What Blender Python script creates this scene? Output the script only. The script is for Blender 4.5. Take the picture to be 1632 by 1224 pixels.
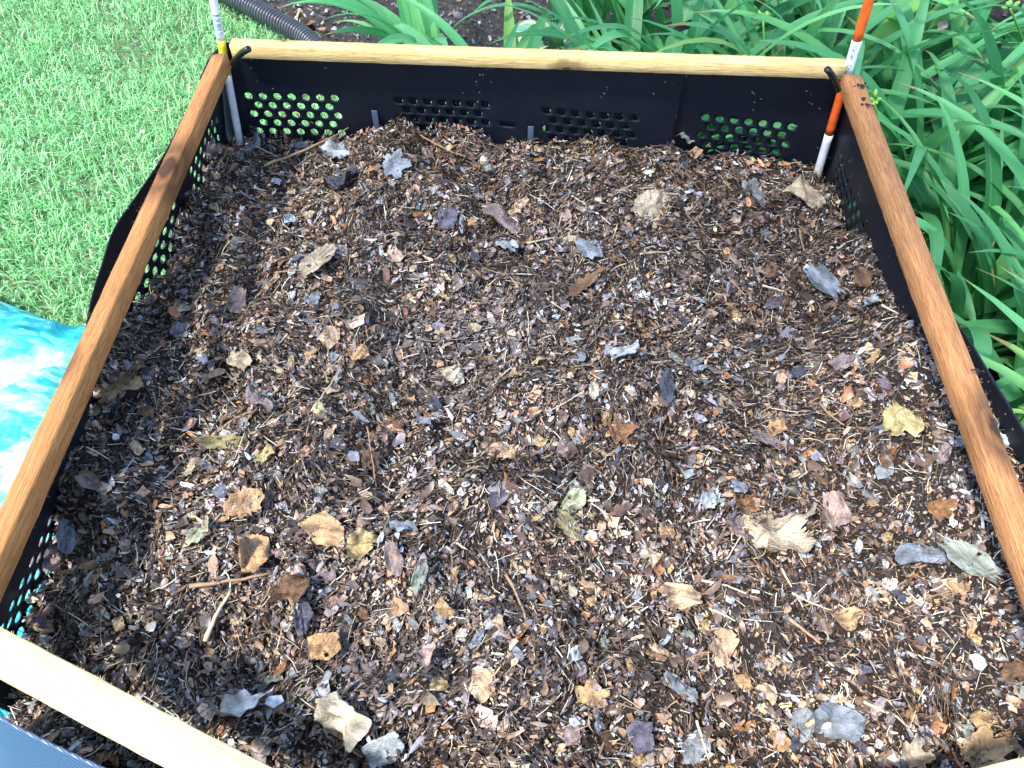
import bpy, math, random
import numpy as np
from mathutils import Vector, Matrix

random.seed(7)
RNG = np.random.default_rng(11)
R = math.radians
for o in list(bpy.data.objects):
    bpy.data.objects.remove(o)
scene = bpy.context.scene
COL = scene.collection

# ------------------------------------------------------------------ camera
PITCH = R(54.2)
CAMZ = 1.57
FPX = 1226.0                       # focal length in pixels of the 1632 px wide photograph
cam_d = bpy.data.cameras.new('camera')
cam_d.sensor_width = 36.0
cam_d.lens = 36.0 * FPX / 1632.0
cam_d.clip_start = 0.01
cam_d.clip_end = 500.0
cam = bpy.data.objects.new('camera', cam_d)
COL.objects.link(cam)
cam.location = (0, 0, CAMZ)
cam.rotation_euler = (math.pi / 2 - PITCH, 0, 0)
scene.camera = cam
scene.render.resolution_x = 1024
scene.render.resolution_y = 768

# ------------------------------------------------------------------ light
SUN = Vector((-0.46, -0.34, 1.0)).normalized()
world = bpy.data.worlds.new('World')
scene.world = world
world.use_nodes = True
wn = world.node_tree
bg = wn.nodes['Background']
sky = wn.nodes.new('ShaderNodeTexSky')
sky.sky_type = 'NISHITA'
sky.sun_disc = False
sky.sun_elevation = math.asin(SUN.z)
sky.sun_rotation = math.atan2(SUN.x, SUN.y)
wn.links.new(sky.outputs[0], bg.inputs[0])
bg.inputs[1].default_value = 0.15
sd = bpy.data.lights.new('sun', 'SUN')
sd.energy = 2.4
sd.angle = R(6)
sd.color = (1.0, 0.965, 0.91)
sun = bpy.data.objects.new('sun', sd)
COL.objects.link(sun)
sun.rotation_euler = SUN.to_track_quat('Z', 'Y').to_euler()
scene.view_settings.view_transform = 'Standard'
scene.view_settings.look = 'None'
scene.view_settings.exposure = 1.78
scene.view_settings.gamma = 1.0

# ------------------------------------------------------------------ helpers
CP, SP = math.cos(PITCH), math.sin(PITCH)
def ray(px, py):
    a = (px - 816.0) / FPX; b = (612.0 - py) / FPX
    return Vector((a, CP + b * SP, -SP + b * CP))
def at(px, py, z):
    d = ray(px, py); t = (z - CAMZ) / d.z
    return Vector((d.x * t, d.y * t, z))
def at_y(px, py, y):
    d = ray(px, py); t = y / d.y
    return Vector((d.x * t, y, CAMZ + d.z * t))

def tag(o, label=None, cat=None, group=None, kind=None):
    if label: o['label'] = label
    if cat: o['category'] = cat
    if group: o['group'] = group
    if kind: o['kind'] = kind
    return o
def empty(name, loc):
    o = bpy.data.objects.new(name, None); COL.objects.link(o); o.location = loc
    o.empty_display_size = 0.05
    return o
def npmesh(name, V, F, mat=None, smooth=False, col=None, uv=None, parent=None):
    """F is an int array (n,3) or (n,4), or a list of such arrays."""
    if not isinstance(F, (list, tuple)): F = [F]
    F = [np.asarray(f, dtype=np.int32) for f in F if len(f)]
    me = bpy.data.meshes.new(name)
    V = np.asarray(V, dtype=np.float32)
    me.vertices.add(len(V)); me.vertices.foreach_set('co', V.ravel())
    loops = np.concatenate([f.ravel() for f in F])
    sizes = np.concatenate([np.full(len(f), f.shape[1], dtype=np.int32) for f in F])
    starts = np.concatenate([[0], np.cumsum(sizes)[:-1]]).astype(np.int32)
    me.loops.add(len(loops)); me.loops.foreach_set('vertex_index', loops.astype(np.int32))
    me.polygons.add(len(sizes)); me.polygons.foreach_set('loop_start', starts)
    me.update(calc_edges=True)
    if smooth: me.polygons.foreach_set('use_smooth', np.ones(len(sizes), dtype=bool))
    if col is not None:
        a = me.color_attributes.new('Col', 'FLOAT_COLOR', 'POINT')
        c = np.ones((len(V), 4), dtype=np.float32); c[:, :3] = col
        a.data.foreach_set('color', c.ravel())
    if uv is not None:
        u = me.uv_layers.new(name='UVMap')
        u.data.foreach_set('uv', np.asarray(uv, dtype=np.float32)[loops].ravel())
    me.validate()
    if mat: me.materials.append(mat)
    o = bpy.data.objects.new(name, me); COL.objects.link(o)
    if parent: o.parent = parent
    return o

def tube(pts, rad, n=12, cap=True):
    """swept tube; pts list of Vector, rad a number or list -> V,F"""
    pts = [Vector(p) for p in pts]
    if not hasattr(rad, '__len__'): rad = [rad] * len(pts)
    V = []; F = []
    up = Vector((0.13, 0.21, 0.97)).normalized()
    prev = None
    for i, p in enumerate(pts):
        t = (pts[min(i + 1, len(pts) - 1)] - pts[max(i - 1, 0)]).normalized()
        if prev is None:
            if abs(t.dot(up)) > 0.9: up = Vector((1, 0, 0))
            a = (up - t * up.dot(t)).normalized()
        else:
            a = (prev - t * prev.dot(t)).normalized()
        prev = a
        b = t.cross(a)
        for k in range(n):
            th = 2 * math.pi * k / n
            V.append(p + (a * math.cos(th) + b * math.sin(th)) * rad[i])
    for i in range(len(pts) - 1):
        for k in range(n):
            k2 = (k + 1) % n
            F.append((i * n + k, i * n + k2, (i + 1) * n + k2, (i + 1) * n + k))
    T = []
    if cap:
        for base, c, rev in ((0, pts[0], True), ((len(pts) - 1) * n, pts[-1], False)):
            V.append(c); ci = len(V) - 1
            for k in range(n):
                k2 = (k + 1) % n
                T.append((base + k2, base + k, ci) if rev else (base + k, base + k2, ci))
    return np.array([tuple(v) for v in V]), [np.array(F)] + ([np.array(T)] if T else [])

class Wave:
    """smooth multi-octave field made of sines, vectorised"""
    def __init__(self, seed, scales, amps, per=7):
        r = np.random.default_rng(seed)
        self.k = []; self.p = []; self.a = []
        for s, am in zip(scales, amps):
            for _ in range(per):
                th = r.uniform(0, 2 * np.pi); f = 2 * np.pi / s * r.uniform(.7, 1.4)
                self.k.append((f * np.cos(th), f * np.sin(th))); self.p.append(r.uniform(0, 6.28)); self.a.append(am / math.sqrt(per) * 1.4)
    def __call__(self, x, y):
        out = 0
        for (kx, ky), p, a in zip(self.k, self.p, self.a):
            out = out + a * np.sin(kx * x + ky * y + p)
        return out

# ------------------------------------------------------------------ materials
class NT:
    def __init__(self, name):
        self.m = bpy.data.materials.new(name); self.m.use_nodes = True
        self.t = self.m.node_tree; self.b = self.t.nodes['Principled BSDF']
        self.out = self.t.nodes['Material Output']
    def n(self, typ, **kw):
        nd = self.t.nodes.new(typ)
        for k, v in kw.items():
            if k == 'ins':
                for kk, vv in v.items():
                    if hasattr(vv, 'is_linked') or hasattr(vv, 'links'): self.t.links.new(vv, nd.inputs[kk])
                    else: nd.inputs[kk].default_value = vv
            else: setattr(nd, k, v)
        return nd
    def link(self, a, b): self.t.links.new(a, b)
    def ramp(self, fac, stops):
        r = self.n('ShaderNodeValToRGB'); cr = r.color_ramp
        while len(cr.elements) > len(stops): cr.elements.remove(cr.elements[-1])
        while len(cr.elements) < len(stops): cr.elements.new(.5)
        for e, (p, c) in zip(cr.elements, stops):
            e.position = p; e.color = (*c, 1) if len(c) == 3 else c
        self.link(fac, r.inputs[0]); return r.outputs[0]
    def mix(self, fac, a, b, mode='MIX'):
        m = self.n('ShaderNodeMix', data_type='RGBA', blend_type=mode)
        for idx, v in ((0, fac), (6, a), (7, b)):
            if hasattr(v, 'links'): self.link(v, m.inputs[idx])
            else: m.inputs[idx].default_value = v if idx == 0 else ((*v, 1) if len(v) == 3 else v)
        return m.outputs[2]
    def math(self, op, a, b=0.0, c=None):
        m = self.n('ShaderNodeMath', operation=op)
        for i, v in enumerate((a, b, c)):
            if v is None: continue
            if hasattr(v, 'links'): self.link(v, m.inputs[i])
            else: m.inputs[i].default_value = v
        return m.outputs[0]
    def noise(self, vec, scale, detail=4, rough=.55, out=0):
        nd = self.n('ShaderNodeTexNoise'); nd.inputs['Scale'].default_value = scale
        nd.inputs['Detail'].default_value = detail; nd.inputs['Roughness'].default_value = rough
        if vec is not None: self.link(vec, nd.inputs['Vector'])
        return nd.outputs[out]
    def obj(self, scale=None):
        tc = self.n('ShaderNodeTexCoord').outputs['Object']
        if scale is None: return tc
        mp = self.n('ShaderNodeMapping'); mp.inputs['Scale'].default_value = scale
        self.link(tc, mp.inputs['Vector']); return mp.outputs[0]
    def bump(self, h, strength=.3, dist=.002):
        b = self.n('ShaderNodeBump'); b.inputs['Strength'].default_value = strength
        b.inputs['Distance'].default_value = dist
        self.link(h, b.inputs['Height']); self.link(b.outputs[0], self.b.inputs['Normal'])
    def set(self, **kw):
        for k, v in kw.items():
            i = self.b.inputs[k.replace('_', ' ')]
            if hasattr(v, 'links'): self.link(v, i)
            else: i.default_value = (*v, 1) if hasattr(v, '__len__') and len(v) == 3 else v

def col_mat(name, rough=.6, spec=.5, mottle=90, amt=.5, trans=0.0, sheen=0):
    """material that takes its base colour from the per-piece Col attribute, mottled"""
    t = NT(name)
    a = t.n('ShaderNodeVertexColor', layer_name='Col').outputs[0]
    nz = t.noise(t.obj(), mottle, 3)
    f = t.ramp(nz, [(.3, (1 - amt,) * 3), (.7, (1 + amt * .35,) * 3)])
    c = t.mix(1.0, a, f, 'MULTIPLY')
    t.set(Base_Color=c, Roughness=rough)
    t.b.inputs['Specular IOR Level'].default_value = spec
    if trans:
        tr = t.n('ShaderNodeBsdfTranslucent'); t.link(c, tr.inputs[0])
        ms = t.n('ShaderNodeMixShader'); ms.inputs[0].default_value = trans
        t.link(t.b.outputs[0], ms.inputs[1]); t.link(tr.outputs[0], ms.inputs[2])
        t.link(ms.outputs[0], t.out.inputs[0])
    return t

def wood_mat(name, dark, mid, light, knots=(), rough=.65, ring=1.0):
    t = NT(name)
    tc = t.n('ShaderNodeTexCoord').outputs['Object']
    mp = t.n('ShaderNodeMapping'); mp.inputs['Scale'].default_value = (1.3, 26, 26); t.link(tc, mp.inputs['Vector'])
    # knots distort the grain around them
    n1 = t.noise(mp.outputs[0], 2.2 * ring, 5, .6)
    mp2 = t.n('ShaderNodeMapping'); mp2.inputs['Scale'].default_value = (9, 320, 320); t.link(tc, mp2.inputs['Vector'])
    n2 = t.noise(mp2.outputs[0], 1.6, 4, .6)
    n3 = t.noise(tc, 7, 3)
    w = t.math('FRACT', t.math('MULTIPLY', n1, 6.0))
    w = t.math('ABSOLUTE', t.math('SUBTRACT', w, .5))
    s = t.math('ADD', t.math('MULTIPLY', w, .5), t.math('MULTIPLY', n2, .75))
    c = t.ramp(s, [(.22, dark), (.42, mid), (.66, light)])
    c = t.mix(t.math('MULTIPLY', n3, .25), c, mid)
    mp3 = t.n('ShaderNodeMapping'); mp3.inputs['Scale'].default_value = (40, 520, 520); t.link(tc, mp3.inputs['Vector'])
    n4 = t.noise(mp3.outputs[0], 1.0, 3, .7)
    c = t.mix(t.ramp(n4, [(.56, (0, 0, 0)), (.66, (.55,) * 3)]), c, tuple(v * .45 for v in dark))
    c = t.mix(t.ramp(n4, [(.34, (.5,) * 3), (.42, (0, 0, 0))]), c, tuple(min(v * 1.35, .85) for v in light))
    for (kx, ky, kz, kr) in knots:
        vm = t.n('ShaderNodeVectorMath', operation='DISTANCE')
        mpk = t.n('ShaderNodeMapping'); mpk.inputs['Scale'].default_value = (.55, 1, 1); t.link(tc, mpk.inputs['Vector'])
        nk = t.n('ShaderNodeVectorMath', operation='ADD')
        nzv = t.noise(tc, 60, 2, out=1)
        sc = t.n('ShaderNodeVectorMath', operation='SCALE'); t.link(nzv, sc.inputs[0]); sc.inputs['Scale'].default_value = .012
        t.link(mpk.outputs[0], nk.inputs[0]); t.link(sc.outputs[0], nk.inputs[1])
        t.link(nk.outputs[0], vm.inputs[0]); vm.inputs[1].default_value = (kx * .55 + .006, ky + .006, kz + .006)
        f = t.ramp(vm.outputs['Value'], [(kr * .35, (1, 1, 1)), (kr * .55, (.45,) * 3), (kr * .8, (.75,) * 3), (kr * 1.7, (0, 0, 0))])
        c = t.mix(f, c, tuple(x * .22 for x in dark))
    # dirt specks
    sp = t.ramp(t.noise(tc, 210, 2, .5), [(.70, (0, 0, 0)), (.76, (1, 1, 1))])
    c = t.mix(t.math('MULTIPLY', sp, .55), c, (.05, .03, .015))
    t.set(Base_Color=c, Roughness=rough)
    t.b.inputs['Specular IOR Level'].default_value = .3
    t.bump(t.math('ADD', t.math('ADD', n2, n4), t.math('MULTIPLY', w, .5)), .8, .0016)
    return t.m

M = {}
M['pine'] = wood_mat('pale_pine', (.50, .25, .075), (.70, .46, .17), (.80, .60, .29), knots=((.655, -.014, -.012, .016), (.10, .01, .014, .004)))
M['pine_front'] = wood_mat('overexposed_pine', (.62, .40, .14), (.80, .62, .30), (.86, .73, .45), knots=())  # brighter copy of the pine: strong sun put into the wood colour
M['cedar_left'] = wood_mat('orange_cedar', (.27, .100, .030), (.40, .165, .050), (.50, .235, .082), knots=((.335, .003, .013, .034), (.74, -.012, .0, .016)), ring=1.5)
M['cedar_right'] = wood_mat('brown_cedar', (.22, .088, .032), (.36, .155, .056), (.47, .235, .098), knots=((.775, .013, .013, .026),), ring=1.8)

t = NT('black_plastic')
sp = t.n('ShaderNodeTexVoronoi'); sp.inputs['Scale'].default_value = 75; t.link(t.obj(), sp.inputs['Vector'])
f = t.math('MULTIPLY', t.math('LESS_THAN', sp.outputs['Distance'], .105), t.math('GREATER_THAN', t.noise(t.obj(), 9, 2), .52))
nz = t.noise(t.obj(), 14, 5)
c = t.mix(nz, (.0028, .0048, .011), (.0045, .0075, .017))
c = t.mix(f, c, (.35, .33, .28))
t.set(Base_Color=c, Roughness=t.math('ADD', t.math('MULTIPLY', nz, .25), .38))
wv = t.n('ShaderNodeTexWave', wave_type='BANDS', bands_direction='Z'); wv.inputs['Scale'].default_value = 95; t.link(t.obj(), wv.inputs['Vector'])
t.b.inputs['Specular IOR Level'].default_value = .35
t.bump(wv.outputs[0], .12, .001)
M['plastic'] = t.m
t = NT('sky_tinted_plastic_outside')
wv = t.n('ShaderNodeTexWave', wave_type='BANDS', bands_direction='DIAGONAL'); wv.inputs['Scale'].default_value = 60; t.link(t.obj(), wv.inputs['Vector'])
t.set(Base_Color=(.020, .055, .14), Roughness=.42)  # sky reflection on black plastic, painted in as a blue base colour
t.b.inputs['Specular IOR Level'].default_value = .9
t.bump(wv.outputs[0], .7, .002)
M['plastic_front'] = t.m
t = NT('black_tube'); t.set(Base_Color=(.006, .006, .007), Roughness=.25); M['tube'] = t.m
t = NT('tube_bore'); t.set(Base_Color=(.002, .002, .002), Roughness=.8); M['bore'] = t.m
t = NT('grey_tab'); t.set(Base_Color=(.07, .095, .14), Roughness=.4); M['tab'] = t.m
t = NT('orange_paint'); nz = t.noise(t.obj(), 60, 4)
t.set(Base_Color=t.mix(t.ramp(nz, [(.45, (0, 0, 0)), (.75, (1, 1, 1))]), (.85, .13, .018), (.55, .09, .02)), Roughness=.35); M['orange'] = t.m
t = NT('white_label'); nz = t.noise(t.obj(), 50, 4)
t.set(Base_Color=t.mix(t.ramp(nz, [(.5, (0, 0, 0)), (.85, (1, 1, 1))]), (.80, .82, .84), (.55, .56, .55)), Roughness=.35); M['white'] = t.m
t = NT('yellow_band'); t.set(Base_Color=(.78, .72, .04), Roughness=.4); M['yellow'] = t.m
t = NT('blue_ink'); t.set(Base_Color=(.03, .13, .28), Roughness=.5); M['ink'] = t.m
t = NT('teal_ink'); t.set(Base_Color=(.10, .30, .33), Roughness=.5); M['teal'] = t.m

t = NT('compost_dark')
n1 = t.noise(t.obj(), 55, 6, .7); n2 = t.noise(t.obj(), 260, 4, .7)
c = t.ramp(n2, [(.3, (.006, .004, .003)), (.5, (.022, .013, .008)), (.68, (.06, .037, .024)), (.8, (.15, .11, .08))])
t.set(Base_Color=c, Roughness=.75); t.bump(t.math('ADD', n1, n2), 1, .006)
M['compost'] = t.m
M['chips'] = col_mat('shredded_leaf', .43, .6, 140, .5).m
M['straw'] = col_mat('straw', .5, .5, 70, .3).m
M['grass'] = col_mat('grass_blades', .45, .45, 30, .15, trans=.35).m
t = NT('lawn_soil'); n1 = t.noise(t.obj(), 30, 6); n2 = t.noise(t.obj(), 3.0, 3)
c = t.ramp(n1, [(.35, (.04, .09, .03)), (.5, (.07, .15, .05)), (.62, (.09, .085, .045)), (.75, (.17, .15, .09))])
t.set(Base_Color=c, Roughness=.9); t.bump(n1, 1, .01); M['lawn'] = t.m
t = NT('bed_soil'); n1 = t.noise(t.obj(), 45, 6, .7); n2 = t.noise(t.obj(), 160, 3)
c = t.ramp(n1, [(.35, (.008, .007, .007)), (.5, (.026, .021, .018)), (.62, (.06, .05, .042)), (.75, (.22, .2, .17))])
t.set(Base_Color=c, Roughness=.85); t.bump(t.math('ADD', n1, n2), 1, .012); M['soil'] = t.m

def lily_mat():
    t = NT('daylily_leaf')
    a = t.n('ShaderNodeVertexColor', layer_name='Col').outputs[0]
    uv = t.n('ShaderNodeUVMap', uv_map='UVMap').outputs[0]
    sx = t.n('ShaderNodeSeparateXYZ'); t.link(uv, sx.inputs[0])
    # fine lengthwise veins and a paler midrib, both marks of the leaf itself
    vein = t.math('SINE', t.math('MULTIPLY', sx.outputs[0], 75.0))
    vf = t.math('ADD', t.math('MULTIPLY', vein, .10), 1.0)
    mid = t.math('LESS_THAN', t.math('ABSOLUTE', t.math('SUBTRACT', sx.outputs[0], .5)), .035)
    vv = t.n('ShaderNodeCombineColor'); [t.link(vf, vv.inputs[i]) for i in range(3)]
    c = t.mix(1.0, a, vv.outputs[0], 'MULTIPLY')
    c = t.mix(t.math('MULTIPLY', mid, .45), c, (.30, .58, .26))
    nz = t.noise(t.obj(), 25, 4)
    c = t.mix(t.math('MULTIPLY', nz, .25), c, (.05, .24, .09))
    tipn = t.noise(t.obj(), 7, 2)
    tip = t.math('GREATER_THAN', t.math('ADD', sx.outputs[1], t.math('MULTIPLY', t.math('SUBTRACT', tipn, .5), .35)), .965)
    c = t.mix(t.math('MULTIPLY', tip, .8), c, (.38, .24, .09))
    t.set(Base_Color=c, Roughness=.38)
    t.b.inputs['Specular IOR Level'].default_value = .55
    t.bump(vein, .25, .0008)
    tr = t.n('ShaderNodeBsdfTranslucent'); t.link(c, tr.inputs[0])
    ms = t.n('ShaderNodeMixShader'); ms.inputs[0].default_value = .42
    t.link(t.b.outputs[0], ms.inputs[1]); t.link(tr.outputs[0], ms.inputs[2]); t.link(ms.outputs[0], t.out.inputs[0])
    return t.m
M['lily'] = lily_mat()

t = NT('blue_tarpaulin'); mpt = t.n('ShaderNodeMapping'); mpt.inputs['Rotation'].default_value = (0, 0, .5); mpt.inputs['Scale'].default_value = (1.6, 4.2, 1); t.link(t.obj(), mpt.inputs['Vector']); n1 = t.noise(mpt.outputs[0], 1.5, 6, .68)
wx = t.n('ShaderNodeTexWave', bands_direction='X'); wx.inputs['Scale'].default_value = 120; t.link(t.obj(), wx.inputs['Vector'])
wy = t.n('ShaderNodeTexWave', bands_direction='Y'); wy.inputs['Scale'].default_value = 120; t.link(t.obj(), wy.inputs['Vector'])
c = t.ramp(n1, [(.30, (.0, .20, .36)), (.38, (.0, .38, .40)), (.46, (.03, .50, .47)), (.52, (.25, .66, .62)), (.62, (.66, .80, .78))])  # pale stops paint the sun glare into the tarpaulin colour
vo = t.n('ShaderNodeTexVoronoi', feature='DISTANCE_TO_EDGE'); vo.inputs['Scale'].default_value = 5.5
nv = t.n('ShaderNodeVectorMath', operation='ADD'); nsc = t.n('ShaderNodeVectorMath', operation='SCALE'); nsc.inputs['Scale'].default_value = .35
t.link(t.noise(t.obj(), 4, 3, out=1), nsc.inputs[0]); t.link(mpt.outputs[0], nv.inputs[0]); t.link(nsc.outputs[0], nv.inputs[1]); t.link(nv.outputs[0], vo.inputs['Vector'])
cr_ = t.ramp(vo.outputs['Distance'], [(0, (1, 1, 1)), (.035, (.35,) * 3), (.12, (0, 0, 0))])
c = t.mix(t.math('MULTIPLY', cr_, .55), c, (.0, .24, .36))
t.set(Base_Color=c, Roughness=.36)
t.b.inputs['Specular IOR Level'].default_value = .7
t.bump(t.math('ADD', t.math('MULTIPLY', vo.outputs['Distance'], 14), t.math('MULTIPLY', t.math('ADD', wx.outputs[0], wy.outputs[0]), .2)), .6, .004); M['tarp'] = t.m

# ------------------------------------------------------------------ ground
def hexgrid(x0, x1, y0, y1, step, zf, name, mat):
    nx = int((x1 - x0) / step) + 1; ny = int((y1 - y0) / step) + 1
    X, Y = np.meshgrid(np.linspace(x0, x1, nx), np.linspace(y0, y1, ny))
    V = np.stack([X.ravel(), Y.ravel(), zf(X, Y).ravel()], 1)
    i = np.arange(nx * ny).reshape(ny, nx)
    F = np.stack([i[:-1, :-1].ravel(), i[:-1, 1:].ravel(), i[1:, 1:].ravel(), i[1:, :-1].ravel()], 1)
    return npmesh(name, V, F, mat, smooth=True)

gw = Wave(3, [1.2, .35], [.012, .006])
# the lawn is one sheet reaching far; a finer sheet of planting bed soil lies on it
lawn = npmesh('lawn_ground', [(-60, -60, -.03), (60, -60, -.03), (60, 60, -.03), (-60, 60, -.03)], np.array([[0, 1, 2, 3]]), M['lawn'])
tag(lawn, kind='structure')
def bed_side(X, Y):
    """> 0 inside the planting bed, < 0 on the lawn (metres, roughly)"""
    w = .03 * np.sin(Y * 11) + .025 * np.sin(X * 17 + 1)
    d1 = X + .40 + w
    d2 = (Y - (2.73 - .8 * (X + .76))) * .78 + w
    back = np.maximum(d1, d2)
    right = X - .55
    return np.where(Y > 1.42, back, right)
def bed_z(X, Y):
    z = .015 + gw(X, Y)
    return np.where(bed_side(X, Y) > 0, z, -.06)
bed = hexgrid(-2.2, 4.5, -.6, 5.5, .03, bed_z, 'planting_bed_soil', M['soil'])
tag(bed, kind='structure')

# ------------------------------------------------------------------ compost bin
RZ = .75                                # top of the wooden rails
BL = at(358, 66, RZ); BR = at(1350, 99, RZ)
FL = at(-74, 1012, RZ); FR = at(1774, 1212, RZ)
FV = at(771, 1424, RZ)
ctr = (BL + BR + FL + FR) / 4
bin_ = empty('compost_bin', (ctr.x, ctr.y, 0))
tag(bin_, 'five-sided compost bin of perforated black plastic with wooden rails, filled with shredded leaves', 'compost bin')
inv = Matrix.Translation(-bin_.location)

def rail(A, B, wid, hgt, mat, roll=0.0, ext0=0, ext1=0, seed=0):
    """square-sawn rail, its top centre line running from A to B"""
    A = Vector(A); B = Vector(B); d = (B - A); L = d.length; d.normalize()
    A = A - d * ext0; L += ext0 + ext1
    r = random.Random(seed)
    n = int(L / .02)
    V = []; F = []
    b = .0022
    w, h = wid / 2, hgt / 2
    prof = [(-w + b, h), (0, h), (w - b, h), (w, h - b), (w, 0), (w, -h + b), (w - b, -h), (0, -h), (-w + b, -h), (-w, -h + b), (-w, 0), (-w, h - b)]
    bow = r.uniform(-.002, .002)
    for i in range(n + 1):
        x = L * i / n
        for (py, pz) in prof:
            j = .0005
            V.append((x, py + r.uniform(-j, j) + bow * math.sin(math.pi * i / n), pz + r.uniform(-j, j)))
    m = len(prof)
    for i in range(n):
        for k in range(m):
            k2 = (k + 1) % m
            F.append((i * m + k, i * m + k2, (i + 1) * m + k2, (i + 1) * m + k))
    T = []
    for base, x, rev in ((0, -.0008, 1), (n * m, L + .0008, 0)):
        V.append((x, 0, 0)); ci = len(V) - 1
        for k in range(m):
            k2 = (k + 1) % m
            T.append((base + k, ci, base + k2) if rev else (base + k, base + k2, ci))
    # torn fibres standing off the sawn arrises
    for _ in range(int(L * 170)):
        x = r.uniform(0, L); sy = r.choice((-1, 1)); up = r.choice((1, 1, -1))
        y0 = sy * w; z0 = up * (h - .001); l = r.uniform(.001, .0036); ww = r.uniform(.0003, .0008)
        k = len(V); V += [(x, y0 - sy * .001, z0), (x + ww, y0 - sy * .001, z0), (x + r.uniform(-.002, .002), y0 + sy * l * r.random(), z0 + up * l)]
        T.append((k, k + 1, k + 2))
    o = npmesh('wooden_rail', np.array(V), [np.array(F), np.array(T)], mat, parent=bin_)
    yv = Vector((0, 0, 1)).cross(d).normalized(); zv = d.cross(yv)
    rot = Matrix((d, yv, zv)).transposed() @ Matrix.Rotation(roll, 3, 'X')
    mw = Matrix.Translation(A - Vector((0, 0, hgt / 2))) @ rot.to_4x4()
    o.matrix_local = inv @ mw
    return o
back_y_out = .004
r_back = rail(BL + Vector((.012, .0, .0)), BR + Vector((-.002, .0, .0)), .027, .028, M['pine'], seed=1)
r_back['label'] = 'pale yellow pine rail along the back edge'
r_left = rail(BL + Vector((.001, -.046, .002)), FL + Vector((0, .0, .0)), .030, .030, M['cedar_left'], roll=R(10), ext1=.0, seed=2)
r_left['label'] = 'orange cedar rail down the left side with a large knot'
r_right = rail(BR + Vector((.000, -.040, .0)), FR + Vector((0, .0, 0)), .033, .030, M['cedar_right'], roll=R(-4), seed=3)
r_right['label'] = 'brown cedar rail down the right side with a dark knot and mud spots'
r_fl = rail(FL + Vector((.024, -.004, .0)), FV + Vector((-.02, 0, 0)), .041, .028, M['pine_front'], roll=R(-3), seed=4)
r_fl['label'] = 'sunlit pale pine rail crossing the lower left corner'
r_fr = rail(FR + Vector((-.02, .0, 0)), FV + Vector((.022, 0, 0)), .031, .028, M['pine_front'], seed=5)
r_fr['label'] = 'yellow pine rail just showing at the lower right corner'

# mud and torn bits stuck on the right rail
def rail_mud(A, B, f, side, rad, n, seed):
    r = random.Random(seed); V = []; F = []
    c0 = A.lerp(B, f) + Vector((side, 0, .0015)) - bin_.location
    for _ in range(n):
        c = c0 + Vector((r.gauss(0, rad), r.gauss(0, rad * .6), r.uniform(0, .0015))); l = r.uniform(.0008, .0028); k = len(V)
        for q in range(5): V.append((c.x + l * math.cos(q * 1.257) * r.uniform(.5, 1.3), c.y + l * math.sin(q * 1.257) * r.uniform(.5, 1.3), c.z + r.uniform(-.0004, .0010)))
        V.append((c.x, c.y, c.z + .0013))
        F += [(k + q, k + (q + 1) % 5, k + 5) for q in range(5)]
    return npmesh('mud_spot', np.array(V), np.array(F), M['soil'], parent=bin_)
for i_, (f_, s_, r_, n_) in enumerate(((.05, .004, .006, 26), (.085, .002, .004, 14), (.10, .004, .006, 20), (.60, .014, .004, 12), (.90, .010, .012, 60))):
    rail_mud(BR + Vector((0, -.02, 0)), FR, f_, s_, r_, n_, i_)

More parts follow.
